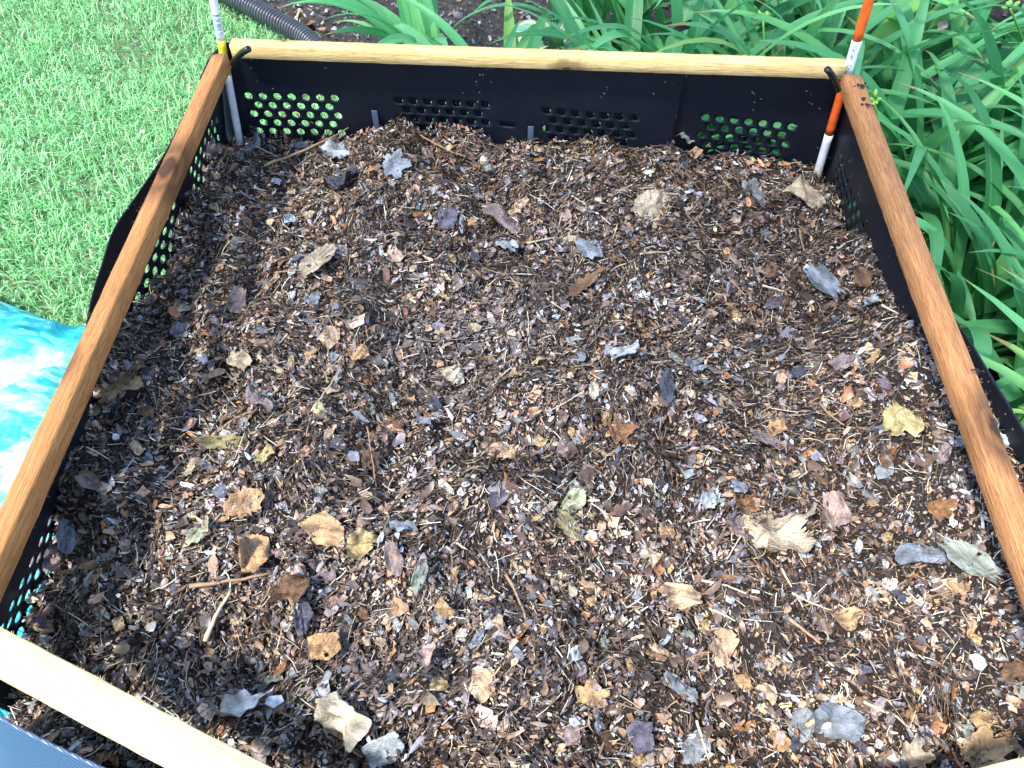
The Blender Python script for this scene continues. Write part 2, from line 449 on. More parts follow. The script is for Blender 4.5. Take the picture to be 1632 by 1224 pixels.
# ---- perforated sheet: a lattice in which round holes are cut
DU, DV = .0075, .0053
def sheet(name, path, ztop, groups, slots=(), zbot=0.0, bulge=None, mat=None, thick=.0022, vtop=None):
    """path: list of (x,y) seen from above. groups: list of (u_start, v_start, nrows, ncols)"""
    P = np.array([(p[0], p[1]) for p in path], float)
    # Catmull-Rom resample
    Q = []
    for i in range(len(P) - 1):
        p0 = P[max(i - 1, 0)]; p1 = P[i]; p2 = P[i + 1]; p3 = P[min(i + 2, len(P) - 1)]
        for s in np.linspace(0, 1, 30, endpoint=False):
            Q.append(.5 * ((2 * p1) + (-p0 + p2) * s + (2 * p0 - 5 * p1 + 4 * p2 - p3) * s * s + (-p0 + 3 * p1 - 3 * p2 + p3) * s ** 3))
    Q.append(P[-1]); Q = np.array(Q)
    S = np.concatenate([[0], np.cumsum(np.linalg.norm(np.diff(Q, axis=0), axis=1))])
    Ltot = S[-1]
    nu = int(Ltot / DU); nv = int((RZ - zbot) / DV)
    def pos(u, v, off=0.0):
        u = np.asarray(u, float); v = np.asarray(v, float)
        x = np.interp(u, S, Q[:, 0]); y = np.interp(u, S, Q[:, 1])
        e = .004
        dx = np.interp(u + e, S, Q[:, 0]) - np.interp(u - e, S, Q[:, 0]); dy = np.interp(u + e, S, Q[:, 1]) - np.interp(u - e, S, Q[:, 1])
        l = np.hypot(dx, dy) + 1e-9; nx, ny = dy / l, -dx / l        # right hand side of the path
        b = off + (bulge(u / Ltot, v) if bulge else 0)
        z = np.interp(u / Ltot, [q[0] for q in ztop], [q[1] for q in ztop]) - v
        return np.stack([x + nx * b, y + ny * b, z], -1)
    used = np.zeros((nv, nu), bool)
    holes = []
    for (u0, v0, nr, nc) in groups:
        i0 = int(round(u0 / DU)); j0 = int(round(v0 / DV))
        for r_ in range(nr):
            cols = nc if r_ % 2 == 0 else nc - 1
            for c_ in range(cols):
                i = i0 + c_ * 4 + (0 if r_ % 2 == 0 else 2); j = j0 + r_ * 4
                if i < 0 or j < 0 or i + 4 > nu or j + 4 > nv: continue
                if used[j:j + 4, i:i + 4].any(): continue
                used[j:j + 4, i:i + 4] = True; holes.append((i, j))
    for (ua, ub, va, vb) in slots:
        used[int(va / DV):int(vb / DV), int(ua / DU):int(ub / DU)] = True
    I, J = np.meshgrid(np.arange(nu + 1), np.arange(nv + 1))
    base = pos(I.ravel() * DU, J.ravel() * DV)
    idx = np.arange((nu + 1) * (nv + 1)).reshape(nv + 1, nu + 1)
    jj, ii = np.nonzero(~used)
    F = [np.stack([idx[jj, ii], idx[jj, ii + 1], idx[jj + 1, ii + 1], idx[jj + 1, ii]], 1)]
    V = [base]; off = len(base)
    per = [(0, 0), (1, 0), (2, 0), (3, 0), (4, 0), (4, 1), (4, 2), (4, 3), (4, 4), (3, 4), (2, 4), (1, 4), (0, 4), (0, 3), (0, 2), (0, 1)]
    RH = .0083
    ringF = []
    for (i, j) in holes:
        cu, cv = (i + 2) * DU, (j + 2) * DV
        ang = [math.atan2((b - 2) * DV, (a - 2) * DU) for a, b in per]
        V.append(pos([cu + RH * math.cos(x) for x in ang], [cv + RH * math.sin(x) for x in ang]))
        for k in range(16):
            k2 = (k + 1) % 16
            ringF.append((idx[j + per[k][1], i + per[k][0]], idx[j + per[k2][1], i + per[k2][0]], off + k2, off + k))
        off += 16
    if ringF: F.append(np.array(ringF))
    V = np.concatenate(V)
    V = V - np.array(bin_.location)
    o = npmesh(name, V, F, mat or M['plastic'], smooth=True, parent=bin_)
    md = o.modifiers.new('thickness', 'SOLIDIFY'); md.thickness = thick; md.offset = 0
    return o, pos, Ltot

# back: two sheets overlapping in the middle
bl = Vector((BL.x - .030, BL.y + .016)); br = Vector((BR.x + .03, BR.y + .018))
def rail_x(y, A, B): return A.x + (B.x - A.x) * (y - A.y) / (B.y - A.y)
def lerp2(a, b, f): return (a[0] + (b[0] - a[0]) * f, a[1] + (b[1] - a[1]) * f)
def back_pt(f, off=0):
    p = lerp2(bl, br, f); return (p[0], p[1] + off)
bulge_b = lambda u, v: -.006 * np.sin(u * 9) * np.clip(v / .2, 0, 1)
out_l = lambda u, v: -(.036 + .025 * np.clip(1 - u * 1.4, 0, 1)) * np.clip(v / .16, 0, 1)
out_r = lambda u, v: -.022 * np.clip(v / .2, 0, 1)
out_f = lambda u, v: -.42 * np.clip(v, 0, .3)
gl = .308
AI = [10, 52, 93]
DBK = (br - bl).length
BI = [round((AI[k] * DU - .042 * DBK + .0135 - .255 * DBK) / DU) for k in (1, 2)]
B3 = round(((AI[0] + 126) * DU - .042 * DBK - .255 * DBK) / DU)
BOFF = (AI[1] * DU - .042 * DBK + .0135 - .255 * DBK) - BI[0] * DU     # the rear sheet is slid along so that its holes miss the front ones
SA, posA, LA = sheet('plastic_sheet', [back_pt(-.042), back_pt(.2, .006), back_pt(.4, .003), back_pt(.6, -.004), back_pt(.745, -.002)],
              [(0, .66), (.03, .70), (.07, .738), (.6, .735), (.85, .722), (1, .716)],
              [(AI[0] * DU, .104, 5, 7), (AI[1] * DU, .104, 5, 7), (AI[2] * DU, .104, 5, 7)] + [(.055 + gl * k, .30, 5, 7) for k in range(3)],
              slots=[(.615, .65, .157, .168)])
SA['label'] = 'back left sheet of black plastic with rows of round holes'
SB, posB, LB = sheet('plastic_sheet', [back_pt(.255 + BOFF / DBK, .012), back_pt(.4, .010), back_pt(.6, .004), back_pt(.8, .009), back_pt(1.03, .0)],
              [(0, .733), (.45, .724), (.7, .718), (1, .696)],
              [(BI[0] * DU, .104, 5, 7), (BI[1] * DU, .104, 5, 7), (B3 * DU, .104, 5, 7)] + [(.06 + gl * k, .30, 5, 7) for k in range(3)],
              slots=[(.28, .345, .155, .170)])
SB['label'] = 'back right sheet of black plastic, its top edge sagging below the rail'
# left side sheet (path runs front to back so that its right hand side faces outwards... )
lp = []
for y_ in (FL.y - .02, .36, .48, .60, .70, .78, .85, .92, 1.0, 1.1, 1.22, 1.32):
    lp.append((rail_x(y_, FL, BL) - .012 - .046 * math.exp(-((y_ - .86) / .19) ** 2) - .008 * (y_ > .9), y_))
lp.append((bl[0], bl[1]))
SL, posL, LL = sheet('plastic_sheet', lp, [(0, .715), (.3, .712), (.5, .715), (.8, .735), (.93, .735), (1, .69)],
              [(LL_, .104, 5, 7) for LL_ in (.03, .345, .66, .94)] + [(LL_, .235, 5, 7) for LL_ in (.03, .345, .66)] + [(k * gl, .36, 5, 7) for k in range(4)], bulge=out_l)
SL['label'] = 'left sheet of black plastic bulging out past the rail'
rp = [(br[0], br[1])]
for y_, o_ in ((1.2, .012), (1.0, .013), (.88, .014), (.80, .020), (.74, .034), (.68, .046), (.61, .056), (.55, .065), (.47, .072), (.38, .066)):
    rp.append((rail_x(y_, FR, BR) + o_, y_))
rp.append((FR.x + .03, FR.y - .01))
SR, posR, LR = sheet('plastic_sheet', rp, [(0, .700), (.3, .715), (1, .73)],
              [(.065, .104, 7, 8), (.065 + gl, .104, 6, 7), (.065 + 2 * gl, .104, 5, 7)] + [(.05 + k * gl, .36, 5, 7) for k in range(3)], bulge=out_r)
SR['label'] = 'right sheet of black plastic, bulging out towards the daylilies'
fp = [(FR.x + .03, FR.y - .01), (FR.x * .5, .055), (FV.x, FV.y - .05), (-.20, .062), (-.38, .128), (-.53, .188), (lp[0][0], lp[0][1])]
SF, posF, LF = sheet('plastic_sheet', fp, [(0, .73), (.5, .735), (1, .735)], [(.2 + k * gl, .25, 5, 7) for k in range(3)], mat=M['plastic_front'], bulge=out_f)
SF['label'] = 'front sheet of dark plastic, its outer face tinted blue for the sky reflection'

def part_box(name, c, sx, sy, sz, mat, parent, bev=.0006):
    c = Vector(c) - parent.location
    V = [(c.x + a * sx / 2, c.y + b * sy / 2, c.z + d * sz / 2) for a in (-1, 1) for b in (-1, 1) for d in (-1, 1)]
    F = np.array([(0, 1, 3, 2), (4, 6, 7, 5), (0, 4, 5, 1), (2, 3, 7, 6), (0, 2, 6, 4), (1, 5, 7, 3)])
    o = npmesh(name, np.array(V), F, mat, parent=parent)
    m = o.modifiers.new('bevel', 'BEVEL'); m.width = bev; m.segments = 2
    return o
p = at_y(598, 186, BL.y - .004); part_box('locking_tab', p - Vector((0, 0, .01)), .012, .003, .05, M['tab'], bin_)
p = at_y(846, 203, BL.y - .035); part_box('locking_tab', p - Vector((0, 0, .025)), .012, .003, .055, M['tab'], bin_)

def stub(a, b, rad):
    pts = [a.lerp(b, k / 6) + Vector((0, 0, .004 * math.sin(k / 6 * math.pi))) for k in range(7)]
    n = 14
    V, F = tube(pts, rad, n, cap=False)
    Vi, Fi = tube([b, b.lerp(a, .06), b.lerp(a, .25)], rad * .68, n, cap=True)
    # rim ring
    k0 = 6 * n; off = len(V)
    Frim = np.array([(k0 + k, k0 + (k + 1) % n, off + (k + 1) % n, off + k) for k in range(n)])
    loc = np.array(bin_.location)
    o = npmesh('corner_tube', np.concatenate([V, Vi]) - loc, [F[0], Frim] + [f + off for f in Fi], M['tube'], smooth=True, parent=bin_)
    return o
stub(at(371, 102, RZ - .012), at(396, 78, RZ + .045), .0058)
stub(at(1336, 144, RZ - .012), at(1318, 110, RZ + .040), .0058)

# ------------------------------------------------------------------ driveway markers
def marker(base, top, rad, bands, label):
    """bands: list of (t0,t1,material,name)"""
    root = empty('marker_rod', base); tag(root, label, 'marker rod')
    axis = (top - base); L = axis.length; d = axis.normalized()
    for (t0, t1, m, nm) in bands:
        k = int((t1 - t0) * L / .02) + 2
        pts = [base + axis * (t0 + (t1 - t0) * i / k) for i in range(k + 1)]
        e = rad * (1.0 if nm == 'pole' else 1.03)
        V, F = tube(pts, e, 20, cap=True)
        npmesh(nm, V - np.array(base), F, m, smooth=True, parent=root)
    return root, d, L
def text_mesh(s, size):
    cu = bpy.data.curves.new('txt', 'FONT'); cu.body = s; cu.size = size; cu.extrude = 0.0; cu.resolution_u = 3
    o = bpy.data.objects.new('txt', cu); COL.objects.link(o)
    dg = bpy.context.evaluated_depsgraph_get(); me = bpy.data.meshes.new_from_object(o.evaluated_get(dg))
    bpy.data.objects.remove(o)
    return me
def wrap_on_rod(me, root, base, d, rad, t_start, face, name, mat, flip=1):
    """lettering running down the rod: text x -> down the rod, text y -> round the rod"""
    face = (face - d * face.dot(d)).normalized(); side = d.cross(face)
    for v in me.vertices:
        x, y = v.co.x, v.co.y
        a = y / rad * flip
        p = d * (t_start - x) + (face * math.cos(a) + side * math.sin(a)) * (rad * 1.05)
        v.co = p
    me.materials.clear(); me.materials.append(mat)
    o = bpy.data.objects.new(name, me); COL.objects.link(o); o.parent = root
    return o
YL = BL.y + .001
mb = at_y(387, 252, YL); mt = at_y(329, -60, YL + .01)
def tt_of(p, base, top): return (p - base).dot((top - base)) / (top - base).length_squared
def tp(px, py, base, top, Y):           # parameter along the rod of a pixel row
    return tt_of(at_y(px, py, Y), base, top)
base = mb + (mb - mt).normalized() * .45
tj = tp(366, 120, base, mt, YL); ty0 = tp(360, 88, base, mt, YL); ty1 = tp(353, 66, base, mt, YL)
mk1, d1, L1 = marker(base, mt, .0078, [(0, tj, M['white'], 'pole'), (tj, ty1, M['yellow'], 'band'), (ty1, 1, M['white'], 'pole')],
                     'white marker rod with a yellow band at the back left corner of the bin')
facing = Vector((.30, -.85, .5))
# barcode lines on the sleeve
r = random.Random(4)
z = ty1 + .012
def ring_seg(root, base, top, t0, t1, rad, a0, a1, mat, name, d, face):
    face = (face - d * face.dot(d)).normalized(); side = d.cross(face); L = (top - base).length
    V = []; F = []
    n = 8
    for i in range(n + 1):
        a = a0 + (a1 - a0) * i / n
        for t_ in (t0, t1):
            V.append(tuple(d * (t_ * L) + (face * math.cos(a) + side * math.sin(a)) * rad * 1.05))
    for i in range(n): F.append((2 * i, 2 * i + 1, 2 * i + 3, 2 * i + 2))
    return V, F
VV = []; FF = []
tb = tp(350, 56, base, mt, YL); te = tp(344, 22, base, mt, YL)
while tb < te:
    w = r.choice((.0012, .002, .0035)) / L1
    V, F = ring_seg(mk1, base, mt, tb, tb + w, .0078, -1.1, .9, M['teal'], 'barcode', d1, facing)
    k = len(VV); VV += V; FF += [tuple(i + k for i in f) for f in F]
    tb += w + r.choice((.0015, .0025, .005)) / L1
o = npmesh('barcode', np.array(VV), np.array(FF), M['teal'], parent=mk1)

YR = BR.y + .002
mb = at_y(1303, 276, YR); mt = at_y(1403, -60, YR - .01)
base = mb + (mb - mt).normalized() * .45
t1_ = tp(1317, 212, base, mt, YR); t2_ = tp(1352, 114, base, mt, YR); t3_ = tp(1366, 60, base, mt, YR)
mk2, d2, L2 = marker(base, mt, .0088, [(0, t1_, M['white'], 'pole'), (t1_, t2_, M['orange'], 'pole'), (t2_, t3_, M['white'], 'sleeve'), (t3_, 1, M['orange'], 'pole')],
                     'orange and white marker rod with printed sleeve at the back right corner of the bin')
me = text_mesh('Marker   Orange', .0105)
for v in me.vertices: v.co.y -= .0037
wrap_on_rod(me, mk2, base, d2, .0088 * 1.03, t3_ * L2 - .004, Vector((-.36, -.85, .5)), 'lettering', M['ink'], 1)

# ------------------------------------------------------------------ compost surface
hw = Wave(21, [.42, .16, .06], [.016, .010, .0045])
def hz(x, y):
    b = .545 - .06 * np.clip(x, -1, 1) * np.clip((y - .5), 0, 1) + .055 * np.clip((1.1 - y) / 1.1, 0, 1) - .012 * np.exp(-((y - 1.36) / .12) ** 2) + .016 * np.exp(-((x + .27) ** 2 / .012 + (y - 1.34) ** 2 / .01))
    s1 = 1 / (1 + np.exp((y - .86) / .05))
    e = (-.02 + .055 * s1 - .085 / (1 + np.exp((y - .44) / .03))) * np.exp(-((x + .64) / .09) ** 2) + (-.012 + .135 / (1 + np.exp((y - 1.03) / .06))) * np.exp(-((x - .72) / .13) ** 2)
    return b + e + hw(x, y)
poly = [(p_[0] - .036 - .02 * max(0, 1 - i_ / 8), p_[1]) for i_, p_ in enumerate(lp[:-1])] + [(bl[0] - .03, bl[1] - .004), back_pt(.5, -.004), (br[0] + .014, br[1] - .006)]
poly += [(p_[0] + .018, p_[1]) for p_ in rp[1:]] + [(FR.x * .5, .01), (FV.x, FV.y - .08), (-.22, -.005), (-.39, .05), (-.53, .115), (-.66, .17)]
PX = np.array([p_[0] for p_ in poly]); PY = np.array([p_[1] for p_ in poly])
def inside(x, y):
    c = np.zeros(np.shape(x), bool); j = len(PX) - 1
    for i in range(len(PX)):
        cond = ((PY[i] > y) != (PY[j] > y)) & (x < (PX[j] - PX[i]) * (y - PY[i]) / (PY[j] - PY[i] + 1e-12) + PX[i])
        c ^= cond; j = i
    return c
st = .008
xs = np.arange(-.72, .84, st); ys = np.arange(-.10, 1.46, st)
X, Y = np.meshgrid(xs, ys)
fine = Wave(5, [.03, .014], [.0035, .002])
Z = hz(X, Y) + fine(X, Y) - .004
idx = np.arange(X.size).reshape(X.shape)
ins = inside(X, Y)
q = ins[:-1, :-1] | ins[1:, :-1] | ins[:-1, 1:] | ins[1:, 1:]
q = ins[:-1, :-1] & ins[1:, :-1] & ins[:-1, 1:] & ins[1:, 1:]
F = np.stack([idx[:-1, :-1][q], idx[:-1, 1:][q], idx[1:, 1:][q], idx[1:, :-1][q]], 1)
heap = npmesh('compost_heap', np.stack([X.ravel(), Y.ravel(), Z.ravel()], 1), F, M['compost'], smooth=True)
tag(heap, 'dark crumbly compost under the shredded leaves inside the bin', 'compost', kind='stuff')

def at_heap(px, py, off=0.0):
    d = ray(px, py); z = .56
    for _ in range(12):
        t_ = (z + off - CAMZ) / d.z
        z = float(hz(np.array(d.x * t_), np.array(d.y * t_)))
    t_ = (z + off - CAMZ) / d.z
    return Vector((d.x * t_, d.y * t_, z + off))

PAL = np.array([  # leaf litter colours: near black, browns, tans, weathered greys
    (.015, .010, .008), (.036, .021, .015), (.066, .037, .026), (.105, .062, .042), (.17, .105, .07),
    (.27, .165, .095), (.42, .27, .15), (.30, .13, .045), (.48, .38, .27), (.14, .145, .165),
    (.25, .265, .29), (.42, .43, .44), (.25, .185, .18), (.075, .068, .085)])
WT = np.array([.14, .14, .13, .12, .10, .08, .05, .045, .04, .065, .055, .035, .065, .045]); WT /= WT.sum()

def frames(x, y, yaw, tilt, hf=hz):
    e = .006
    gx = (hf(x + e, y) - hf(x - e, y)) / (2 * e); gy = (hf(x, y + e) - hf(x, y - e)) / (2 * e)
    n = np.stack([-gx + RNG.normal(0, 1, len(x)) * tilt, -gy + RNG.normal(0, 1, len(x)) * tilt, np.ones(len(x))], 1)
    n /= np.linalg.norm(n, axis=1)[:, None]
    tt = np.stack([np.cos(yaw), np.sin(yaw), np.zeros(len(x))], 1)
    tt -= n * np.sum(n * tt, 1)[:, None]; tt /= np.linalg.norm(tt, axis=1)[:, None]
    bb = np.cross(n, tt)
    return tt, bb, n
def chips(name, x, y, z, L, W, yaw, tilt, col, mat, nrim=6, hf=hz, curl=.25):
    N = len(x)
    tt, bb, n = frames(x, y, yaw, tilt, hf)
    ang = (np.arange(nrim) / nrim * 2 * np.pi)[None, :] + RNG.uniform(-.35, .35, (N, nrim))
    rr = RNG.uniform(.55, 1.15, (N, nrim))
    lx = np.cos(ang) * rr * L[:, None] / 2; ly = np.sin(ang) * rr * W[:, None] / 2
    k = RNG.normal(0, 1, N)[:, None] * curl
    k2 = RNG.normal(0, 1, N)[:, None] * curl
    lz = k * (lx ** 2) / (L[:, None] / 2) * 1.0 + k2 * np.abs(ly) + RNG.normal(0, .05, (N, nrim)) * W[:, None]
    P = np.stack([x, y, z], 1)[:, None, :] + lx[..., None] * tt[:, None, :] + ly[..., None] * bb[:, None, :] + lz[..., None] * n[:, None, :]
    C = np.stack([x, y, z], 1)[:, None, :]
    V = np.concatenate([C, P], 1).reshape(-1, 3)
    s = nrim + 1
    b0 = (np.arange(N) * s)[:, None]
    kk = np.arange(nrim)[None, :]
    F = np.stack([np.broadcast_to(b0, (N, nrim)), b0 + 1 + kk, b0 + 1 + (kk + 1) % nrim], -1).reshape(-1, 3)
    return npmesh(name, V, F, mat, smooth=False, col=np.repeat(col, s, axis=0))
flow = Wave(9, [.7, .3], [1.1, .6])
dens = Wave(14, [.30, .12], [.5, .35])
def scatter(n):
    x = RNG.uniform(-.72, .84, n); y = RNG.uniform(-.10, 1.46, n)
    m = inside(x, y)
    # nothing under the frame's lower edge further than half a step away is ever seen
    return x[m], y[m]
def pick(n, x, y, wt=WT, jit=.25):
    c = PAL[RNG.choice(len(PAL), n, p=wt)]
    c = c * RNG.lognormal(0, jit, (n, 1)) * RNG.uniform(.92, 1.08, (n, 3))
    damp = np.clip(dens(x, y), -.6, 1.0)                 # damp patches of the litter itself
    c = c * np.exp(-.42 * damp)[:, None]
    dry = (.30 * np.exp(-((x + .07) ** 2 + (y - .83) ** 2) / .012) + .2 * np.exp(-((x + .2) ** 2 / .05 + (y - .33) ** 2 / .02)))[:, None]  # glow at the centre and towards the front, painted into the chip colours
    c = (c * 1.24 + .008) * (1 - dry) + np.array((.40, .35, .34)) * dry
    return np.clip(c, .004, .75)
# fine crumbs
x, y = scatter(190000); n = len(x)
L = np.clip(RNG.lognormal(math.log(.0056), .45, n), .002, .02); W = L * RNG.uniform(.14, .7, n)
yaw = flow(x, y) + RNG.normal(0, .75, n)
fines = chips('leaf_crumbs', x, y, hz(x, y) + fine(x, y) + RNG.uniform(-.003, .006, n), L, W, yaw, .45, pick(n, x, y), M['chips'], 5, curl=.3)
tag(fines, 'fine brown crumbs of shredded leaves covering the compost', 'shredded leaves', kind='stuff')
# medium flakes
x, y = scatter(30000); n = len(x)
wt = WT * np.array([.7, .8, 1, 1.2, 1.3, 1.3, 1.4, 1.4, 1.4, 1.3, 1.4, 1.3, 1.3, 1]); wt /= wt.sum()
L = np.clip(RNG.lognormal(math.log(.0112), .5, n), .005, .038); W = L * RNG.uniform(.3, .85, n) * np.where(RNG.random(n) < .35, .45, 1)
yaw = flow(x, y) + RNG.normal(0, .8, n)
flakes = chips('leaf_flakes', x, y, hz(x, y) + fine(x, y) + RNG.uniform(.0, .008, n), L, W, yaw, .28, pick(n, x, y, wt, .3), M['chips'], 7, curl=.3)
tag(flakes, 'mixed brown, tan and grey flakes of torn leaves lying all over the compost', 'shredded leaves', kind='stuff')
# straw, stalks and leaf stems
x, y = scatter(34000); n = len(x)
L = np.clip(RNG.lognormal(math.log(.0145), .5, n), .006, .065); W = RNG.uniform(.0005, .0016, n)
yaw = flow(x, y) + RNG.normal(0, .8, n)
tt, bb, nn = frames(x, y, yaw, .22)
c3 = np.array([(.62, .56, .44), (.44, .36, .24), (.22, .14, .08), (.60, .58, .50), (.06, .035, .02), (.035, .022, .015)])[RNG.choice(6, n, p=[.045, .10, .22, .035, .32, .28])] * RNG.lognormal(0, .2, (n, 1))
ss = np.array([-.5, -.17, .17, .5]); bend = RNG.normal(0, .055, n)
P0 = np.stack([x, y, hz(x, y) + RNG.uniform(.002, .011, n)], 1)
rows = []
for s_ in ss:
    cpt = P0 + tt * (L * s_)[:, None] + bb * (bend * L * (1 - (2 * s_) ** 2))[:, None]
    rows.append(np.stack([cpt + bb * W[:, None] / 2, cpt + nn * W[:, None] * .6, cpt - bb * W[:, None] / 2], 1))
V = np.stack(rows, 1).reshape(-1, 3)      # n,4,3
b0 = (np.arange(n) * 12)[:, None]
fl = []
for i in range(3):
    for k in range(2):
        fl.append(np.concatenate([b0 + i * 3 + k, b0 + i * 3 + k + 1, b0 + i * 3 + 3 + k + 1, b0 + i * 3 + 3 + k], 1))
straws = npmesh('straw_bits', V, np.concatenate(fl), M['straw'], smooth=True, col=np.repeat(np.clip(c3, 0, .8), 12, axis=0))
tag(straws, 'short bits of straw and leaf stalk strewn through the shredded leaves', 'straw', kind='stuff')

# ------------------------------------------------------------------ single leaves
LEAFC = {
 'tan': (.46, .30, .155), 'golden tan': (.50, .36, .17), 'orange tan': (.52, .31, .155), 'beige': (.50, .40, .28), 'cream': (.62, .54, .40),
 'white': (.66, .64, .60), 'peach': (.58, .40, .25), 'pale yellow': (.58, .47, .22), 'pale green': (.42, .46, .29), 'olive': (.33, .29, .14),
 'brown': (.17, .095, .05), 'dark brown': (.07, .04, .025), 'orange brown': (.31, .15, .065), 'grey': (.24, .26, .28), 'dark grey': (.07, .075, .10),
 'blue grey': (.24, .27, .31), 'pale blue': (.42, .46, .49), 'violet grey': (.12, .115, .155), 'mauve': (.29, .22, .215), 'pink': (.42, .30, .26), 'grey green': (.28, .31, .26)}
LM = {}
for k, c in LEAFC.items():
    t = NT('leaf_' + k.replace(' ', '_'))
    tc = t.obj()
    n1 = t.noise(tc, 2.2, 5, .65); n2 = t.noise(tc, 11, 4, .6)
    info = t.n('ShaderNodeObjectInfo').outputs['Random']
    cc = t.ramp(n1, [(.30, tuple(v * .50 for v in c)), (.47, tuple(v * .85 for v in c)), (.6, c), (.78, tuple(min(v * 1.25, .8) for v in c))])
    a = t.n('ShaderNodeVertexColor', layer_name='Col').outputs[0]      # veins and dry edges, drawn per vertex
    cc = t.mix(1.0, cc, a, 'MULTIPLY')
    cc = t.mix(t.ramp(n2, [(.62, (0, 0, 0)), (.72, (.6,) * 3)]), cc, tuple(v * .35 for v in c))
    t.set(Base_Color=cc, Roughness=.5)
    t.b.inputs['Specular IOR Level'].default_value = .45
    t.bump(n2, .5, .03)
    LM[k] = t.m

def outline(kind, seed):
    r = random.Random(seed); n = 84; pts = []
    ph = [r.uniform(0, 6.28) for _ in range(6)]
    nc = r.randint(5, 8); rough_ = 0.0; cuts = [(2 * math.pi * k / nc + r.uniform(-.35, .35), r.uniform(.55, 1.0)) for k in range(nc)]
    for i in range(n):
        a = 2 * math.pi * i / n
        if kind == 'maple':
            lob = [(0, 1.0), (.95, .82), (-.95, .82), (1.95, .55), (-1.95, .55)]
            rr = .42
            for la, lr in lob:
                d = abs((a - la + math.pi) % (2 * math.pi) - math.pi)
                rr = max(rr, lr * max(0, 1 - (d / .85) ** 1.5) + .10)
            rr *= 1 + .035 * math.sin(17 * a + ph[0]) + .03 * math.sin(31 * a + ph[1])
        elif kind == 'oak':
            ex = math.cos(a); ey = math.sin(a)
            rr = 1.0 / math.sqrt(ex ** 2 / 1.0 + ey ** 2 / .17)
            rr *= 1 + (.12 * math.sin(8 * a + ph[0]) + .08 * math.sin(13 * a + ph[2])) * min(1, abs(ey) * 2.2) + .03 * math.sin(23 * a + ph[1])
        elif kind == 'oval':
            ex = math.cos(a); ey = math.sin(a)
            rr = 1.0 / math.sqrt(ex ** 2 / 1.0 + ey ** 2 / .25)
            rr *= 1 + .03 * math.sin(29 * a + ph[1]) + .04 * math.sin(3 * a + ph[2])
        else:   # torn fragment: an angular outline with a few straight tears
            rr = 9.0
            for (ca, cd) in cuts:
                c_ = math.cos(a - ca)
                if c_ > .05: rr = min(rr, cd / c_)
            rr = min(rr, 1.15) * (1 + .04 * math.sin(3 * a + ph[3]))
            if r.random() < .03: rr *= .86
        rough_ = .6 * rough_ + r.gauss(0, .018)
        rr *= 1 + rough_
        pts.append((rr * math.cos(a), rr * math.sin(a)))
    return pts
def leaf_mesh(kind, seed, curl):
    r = random.Random(seed * 7 + 1)
    P = outline(kind, seed); n = len(P)
    xs_ = [p_[0] for p_ in P]; ys_ = [p_[1] for p_ in P]
    lx = max(xs_) - min(xs_); ly = max(ys_) - min(ys_)
    mx = (max(xs_) + min(xs_)) / 2; my = (max(ys_) + min(ys_)) / 2
    wv = Wave(seed, [1.1, .45, .2], [.055 * curl, .035 * curl, .014], 5)
    fold = r.uniform(-.25, .35) * curl; bend = r.uniform(-.3, .5) * curl
    V = []; C = []
    rings = [0, .14, .3, .46, .62, .76, .88, .96, 1.0]
    for q_ in rings[1:]:
        for (a, b) in P:
            V.append([(a * q_ - mx) / lx, (b * q_ - my) / ly])
    V.append([-mx / lx, -my / ly])
    V = np.array(V)
    ratio = {'maple': 1.0, 'oak': .45, 'oval': .5}.get(kind, .8)
    z = wv(V[:, 0] * 1.3, V[:, 1] * 1.3) + fold * np.abs(V[:, 1]) + bend * V[:, 0] ** 2 * 1.1
    rad = np.hypot(V[:, 0], V[:, 1])
    z += .10 * curl * (rad / .5) ** 3 * np.sin(np.arctan2(V[:, 1], V[:, 0]) * 3 + seed)
    z -= z.min() * .6
    # veins: slight darkening along the ribs, a marking of the leaf
    ang = np.arctan2(V[:, 1] * ly, V[:, 0] * lx)
    if kind in ('maple',): v = np.min([np.abs((ang - l_ + np.pi) % (2 * np.pi) - np.pi) for l_ in (0, .95, -.95, 1.95, -1.95)], axis=0)
    else:
        v = np.abs(V[:, 1]) * 3
        v = np.minimum(v, np.abs(((np.abs(V[:, 0] - np.abs(V[:, 1]) * .7) * 9 + 10) % 1) - .5) * 1.3 + .02)
    cshade = np.where(v < .05, .74, 1.0) * (1 + .22 * wv(V[:, 0] * 1.7 + 3, V[:, 1] * 1.7) / (.06 * curl))
    co = np.stack([V[:, 0], V[:, 1], z], 1)
    F = []; T = []
    m = len(rings) - 1
    for q_ in range(m - 1):
        for k in range(n):
            k2 = (k + 1) % n; F.append((q_ * n + k, q_ * n + k2, (q_ + 1) * n + k2, (q_ + 1) * n + k))
    ci = m * n
    for k in range(n): T.append((ci, (k + 1) % n, k))
    # a few bites and cracks
    F = np.array(F)
    if r.random() < .5:
        b = r.uniform(0, 6.28); bx, by = .3 * math.cos(b), .3 * math.sin(b)
        cen = co[F].mean(1); keep = np.hypot(cen[:, 0] - bx, cen[:, 1] - by) > r.uniform(.04, .09)
        F = F[keep]
    o = npmesh('leaf', co, [F, np.array(T)], LM['tan'], smooth=True, col=np.repeat(np.clip(cshade, .45, 1.3)[:, None], 3, 1))
    me = o.data; bpy.data.objects.remove(o)
    return me
LMESH = {}
for kind, cnt in (('maple', 5), ('oak', 5), ('oval', 5), ('scrap', 12)):
    LMESH[kind] = [leaf_mesh(kind, 10 * i + len(kind), [.5, 1.0, 1.5][i % 3]) for i in range(cnt)]

